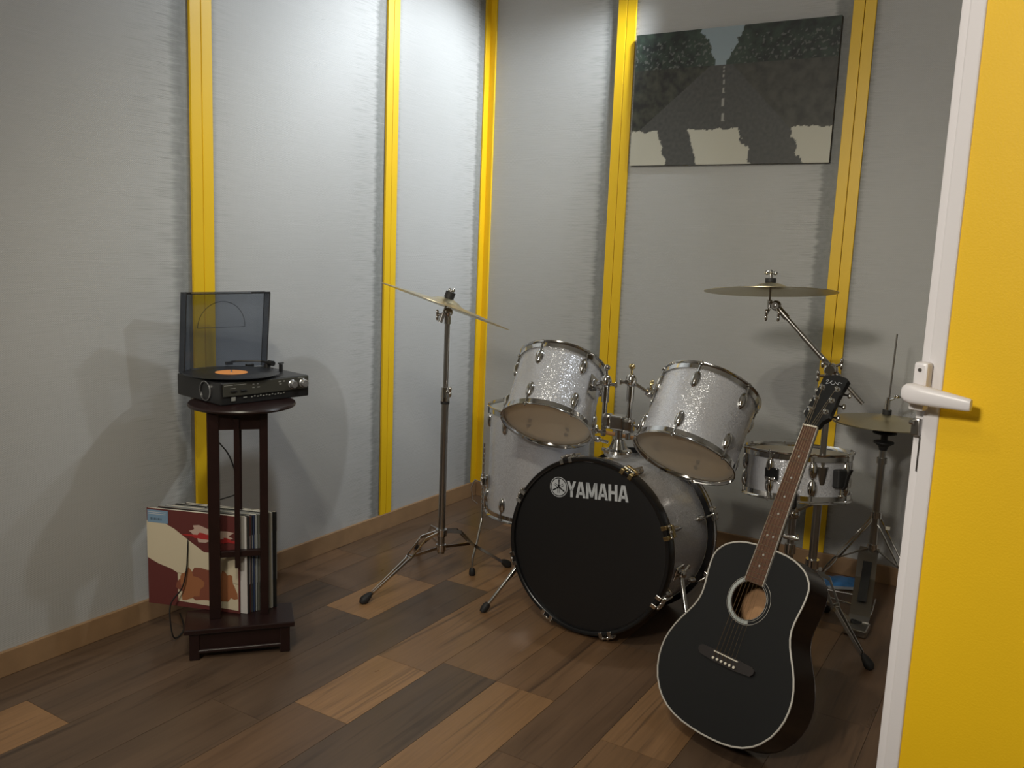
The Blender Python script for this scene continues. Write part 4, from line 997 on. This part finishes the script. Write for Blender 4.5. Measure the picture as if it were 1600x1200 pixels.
# blue packet on the floor by the back wall
def build_packet():
    T = thing('plastic_packet', 'small blue plastic packet lying on the floor behind the hi-hat pedal', 'packet', loc=(-.585, 3.53, 0), rz=.5)
    nx, ny = 14, 8; vs = []; W, D = .17, .10
    for s in (0, 1):
        for j in range(ny+1):
            for i in range(nx+1):
                u, v = i/nx, j/ny; b = (math.sin(PI*u)**.5)*(math.sin(PI*v)**.5) if 0 < u < 1 and 0 < v < 1 else 0
                vs.append((W*(u-.5), D*(v-.5), .003+(b*(.020+.010*noise.noise(V((u*5, v*5, 2)))) if s else 0)))
    n = (nx+1)*(ny+1); fs = []
    for s in (0, 1):
        for j in range(ny):
            for i in range(nx):
                a = s*n+j*(nx+1)+i; fs.append((a, a+1, a+nx+2, a+nx+1) if s else (a, a+nx+1, a+nx+2, a+1))
    obj('packet_body', MB().add(vs, fs, True), 'blue', T)
    obj('clear_flap', MB().box((.0, -.062, .004), (.15, .03, .002), bev=.0005), 'clear_film', T)
build_packet()

# ------------------------------------------------------------------ acoustic guitar
def build_guitar():
    # pose: local x = width (bass to treble side as seen), local z = along the neck, local -y = front normal
    a_, b_, c_ = -.351, -.450, 0.0
    M = TM((-.644, 2.047, .0505), Matrix.Rotation(a_, 3, 'Z') @ Matrix.Rotation(b_, 3, 'X') @ Matrix.Rotation(c_, 3, 'Y'))
    G = thing('acoustic_guitar', 'black acoustic guitar with cream binding leaning against the boom stand', 'guitar', M=M)
    NUT, SAD = .854, .206; SW = 1.044
    U = [0, .001, .004, .010, .02, .035, .05, .075, .1, .125, .15, .175, .2, .225, .25, .27, .29, .31, .33, .35, .37, .39, .41, .425, .44, .455, .47, .48, .49, .497, .502, .5045, .505]
    Wd = [0, .03, .062, .091, .118, .142, .158, .1765, .188, .195, .1975, .1965, .191, .182, .170, .1585, .148, .1405, .137, .1372, .1395, .1425, .1445, .1448, .144, .139, .128, .1175, .100, .082, .060, .035, 0]
    U = [u*1.006 for u in U]; Wd = [w*SW for w in Wd]
    right = list(zip(Wd, U)); left = [(-w, u) for w, u in right[::-1]][1:-1]
    out = right+left               # closed outline, starts at the tail
    n = len(out); DPT = lambda u: .118-.020*(u/.505)
    # soundboard with a real hole
    hx, hz, hr = 0, .362, .0505
    def ringpts(): 
        pts = []
        for x, z in out:
            a = math.atan2(z-hz, x-hx); pts.append((hx+hr*math.cos(a), hz+hr*math.sin(a)))
        return pts
    hole = ringpts(); vs = []; fs = []; K = 6
    for k in range(K+1):
        t_ = k/K
        for (x, z), (qx, qz) in zip(out, hole): vs.append((qx+(x-qx)*t_, 0, qz+(z-qz)*t_))
    for k in range(K):
        for i in range(n): j = (i+1) % n; fs.append((k*n+i, k*n+j, (k+1)*n+j, (k+1)*n+i))
    base = len(vs); vs += [(qx, .003, qz) for qx, qz in hole]
    for i in range(n): j = (i+1) % n; fs.append((i, base+i, base+j, j))
    obj('soundboard', MB().add(vs, fs, False), 'gtr_black', G)
    # sides and back
    vs = [(x, .0005, z) for x, z in out]+[(x, DPT(z), z) for x, z in out]
    obj('side', MB().add(vs, [(i, (i+1) % n, n+(i+1) % n, n+i) for i in range(n)], True), 'gtr_side', G)
    vs = [(x*s, DPT(z)+(.010*(1-s*s)), .25+(z-.25)*s) for s in (1, .8, .6, .4, .2) for x, z in out]+[(0, DPT(.25)+.010, .25)]
    fs = [(k*n+i, k*n+(i+1) % n, (k+1)*n+(i+1) % n, (k+1)*n+i) for k in range(4) for i in range(n)]+[(4*n+i, 4*n+(i+1) % n, 5*n) for i in range(n)]
    obj('back', MB().add(vs, fs, True), 'gtr_side', G)
    vs = [(x*s*.985, DPT(z)-.006, .25+(z-.25)*s*.985) for s in (1, .5) for x, z in out]+[(0, DPT(.25)-.006, .25)]
    fs = [(i, (i+1) % n, n+(i+1) % n, n+i) for i in range(n)]+[(n+i, n+(i+1) % n, 2*n) for i in range(n)]
    obj('inner_back', MB().add(vs, fs, False), 'spruce', G)
    lab = obj('paper_label', MB().box((-.048, DPT(.33)-.0078, .362), (.085, .001, .075)), 'paper', G, label='pale paper label seen through the sound hole')
    lines = MB()
    for k, (w_, z_) in enumerate(((.045, .338), (.06, .325), (.055, .317), (.06, .309), (.04, .300))): lines.box((-.048, DPT(.33)-.0086, z_+.047), (w_, .0004, .0022 if k else .006))
    obj('label_lines', lines, 'print_dim', lab)
    # binding
    obj('binding', MB().tube([(x*.997, -.0002, .2525+(z-.2525)*.997) for x, z in out], .0024, 8, closed=True), 'binding', G, label='cream edge binding')
    obj('back_binding', MB().tube([(x*.998, DPT(z), z) for x, z in out], .0012, 6, closed=True), 'gtr_side', G)
    # rosette: pearl ring on bass side, black pickguard-like gap on treble side, thin rings
    MR = Matrix.Translation((hx, 0, hz)) @ Matrix.Rotation(PI/2, 4, 'X')
    def arc_ring(r0, r1, a0, a1, seg=60, h=.0006):
        vs, fs = [], []
        for k in range(seg+1):
            a = math.radians(a0+(a1-a0)*k/seg)
            vs += [(r0*math.cos(a), r0*math.sin(a), h), (r1*math.cos(a), r1*math.sin(a), h)]
        fs = [(2*k, 2*k+1, 2*k+3, 2*k+2) for k in range(seg)]
        return vs, fs
    rb = MB(); rb.add(*arc_ring(.0535, .0620, 100, 290), False, MR); obj('rosette', rb, 'pearl', G, label='pale pearl ring round the sound hole')
    rb = MB(); rb.add(*arc_ring(.0515, .0522, 0, 360, 90, .0007), False, MR); rb.add(*arc_ring(.0640, .0648, -75, 290, 90, .0007), False, MR); rb.add(*arc_ring(.0560, .0566, -70, 80, 90, .0007), False, MR)
    obj('rosette_line', rb, 'binding', G)
    # neck and fretboard
    FE = .408; JN = NUT-.324
    fbw = lambda z: .0215+(.0285-.0215)*(NUT-z)/(NUT-FE)
    vs = []; 
    for z in (FE, NUT):
        wv = fbw(z); vs += [(-wv, -.0065, z), (wv, -.0065, z), (wv, -.0005, z), (-wv, -.0005, z)]
    obj('fretboard', MB().add(vs, [(0, 3, 2, 1), (4, 5, 6, 7), (0, 1, 5, 4), (1, 2, 6, 5), (2, 3, 7, 6), (3, 0, 4, 7)]), 'rosewood', G)
    fb = MB()
    for s in (-1, 1): fb.strip([(s*fbw(FE), -.0036, FE), (s*fbw(NUT), -.0036, NUT)], .0064, .0014, (0, 1, 0))
    obj('fretboard_binding', fb, 'binding', G)
    # neck back: half round
    vs, seg = [], 12; zs = [.495, .52, .60, .70, .80, NUT-.004, NUT+.012]
    for i, z in enumerate(zs):
        dp = .060 if z < .50 else (.030 if z < .53 else .021); wv = fbw(min(z, NUT))
        for k in range(seg+1):
            a = PI*k/seg; vs.append((wv*math.cos(a), -.0006+dp*math.sin(a), z))
    fs = [(i*(seg+1)+k, i*(seg+1)+k+1, (i+1)*(seg+1)+k+1, (i+1)*(seg+1)+k) for i in range(len(zs)-1) for k in range(seg)]+[tuple(range(seg+1)), tuple(range((len(zs)-1)*(seg+1), len(zs)*(seg+1)))]
    fs += [(i*(seg+1), (i+1)*(seg+1), (i+1)*(seg+1)+seg, i*(seg+1)+seg) for i in range(len(zs)-1)]
    obj('neck', MB().add(vs, fs, True), 'gtr_side', G)
    SL = NUT-SAD
    for k in range(1, 21):
        z = SAD+SL*2**(-k/12)
        if z < FE+.002: continue
        wv = fbw(z)-.001; obj('fret', MB().tube([(-wv, -.0068, z), (wv, -.0068, z)], .0009, 6), 'fret', G)
    dots = MB()
    for k in (3, 5, 7, 9, 12, 15, 17):
        z = SAD+SL*(2**(-k/12)+2**(-(k-1)/12))/2
        for dx in ((-.009, .009) if k == 12 else (0,)): dots.rod((dx, -.0064, z), (dx, -.0067, z), .0030, .0030, 14)
    obj('position_dots', dots, 'pearl', G)
    sd = MB()
    for k in (3, 5, 7, 9, 12): 
        z = SAD+SL*(2**(-k/12)+2**(-(k-1)/12))/2; sd.ball((fbw(z)+.0006, -.0035, z), .0014)
    obj('side_dots', sd, 'binding', G)
    obj('nut', MB().box((0, -.0055, NUT+.002), (.0435, .009, .0045), bev=.0008), 'bone', G)
    # bridge, saddle, pins
    br = [(-.088, -.004), (-.080, -.013), (-.052, -.0155), (-.035, -.017), (.035, -.017), (.052, -.0155), (.080, -.013), (.088, -.004), (.088, .004), (.080, .011), (.035, .013), (-.035, .013), (-.080, .011), (-.088, .004)]
    bz = SAD-.008
    obj('bridge', MB().prism([(x, y+bz) for x, y in br], 0, .0085, Matrix.Rotation(PI/2, 4, 'X') @ Matrix.Diagonal((1, 1, 1, 1))), 'ebony', G)
    obj('saddle', MB().box((0, -.0095, SAD), (.076, .006, .0032), TM((0, 0, 0)), bev=.0006), 'bone', G)
    sx = lambda k: (-.0265+.0106*k)
    for k in range(6): obj('bridge_pin', MB().lathe([(0, 0), (.0028, 0), (.0040, .003), (.0034, .0055), (0, .0065)], 12, TM((sx(k)*1.25, -.0085, bz-.009), frame((0, -1, 0)))), 'bone', G)
    # headstock, angled back
    HM = Matrix.Translation((0, -.001, NUT+.004)) @ Matrix.Rotation(math.radians(-13), 4, 'X')
    hp = [(-.0215, 0), (.0215, 0), (.0250, .018), (.0385, .034), (.0345, .100), (.0375, .158), (.030, .163), (.012, .166), (0, .169), (-.012, .166), (-.030, .163), (-.0375, .158), (-.0345, .100), (-.0385, .034), (-.0250, .018)]
    hd = obj('headstock', MB().prism([(x, z) for x, z in hp], -.014, .002, HM @ Matrix.Rotation(PI/2, 4, 'X')), 'gtr_black', G)
    tp = []
    for k in range(6):
        s = -1 if k < 3 else 1; zz = (.048, .085, .122)[k if k < 3 else 5-k]
        px = s*.0235; tp.append((px, zz))
        T = obj('tuning_machine', MB().lathe([(.0085, 0), (.0080, .002), (.0035, .0025), (.0032, .011), (.0042, .013), (0, .0145)], 16, HM @ TM((px, -.002, zz), frame((0, -1, 0)))), 'chrome', G)
        ex = px+s*.020
        bt = MB().rod(HM @ V((px, .018, zz)), HM @ V((ex+s*.003, .018, zz)), .0028, .0028, 8).ball(HM @ V((ex+s*.006, .018, zz)), .0085, sx=.75, sy=.55, sz=1.0).box(HM @ V((px, .018, zz)), (.012, .010, .016), bev=.002)
        obj('tuner_button', bt, 'chrome', T)
    # curly script on the headstock face
    sc = []
    for k in range(40):
        t_ = k/39; sc.append((-.024+.046*t_+.004*math.sin(t_*26), -.0026, .142+.007*math.sin(t_*21+.6)*(1-.5*t_)))
    obj('script_mark', MB().tube([HM @ V(p) for p in sc], .0006, 5), 'print_grey', G)
    # strings
    for k in range(6):
        nx_ = (-.0172+.00688*k); px, zz = tp[k] if k < 3 else tp[k]
        post = HM @ V((px-(.003 if px > 0 else -.003), -.009, zz))
        r = .00058-.00006*k
        obj('string', MB().tube([(sx(k)*1.25, -.0085, bz-.008), (sx(k)*1.15, -.0138, SAD), (nx_, -.0105, NUT+.002), post], r, 6), 'string', G)
build_guitar()
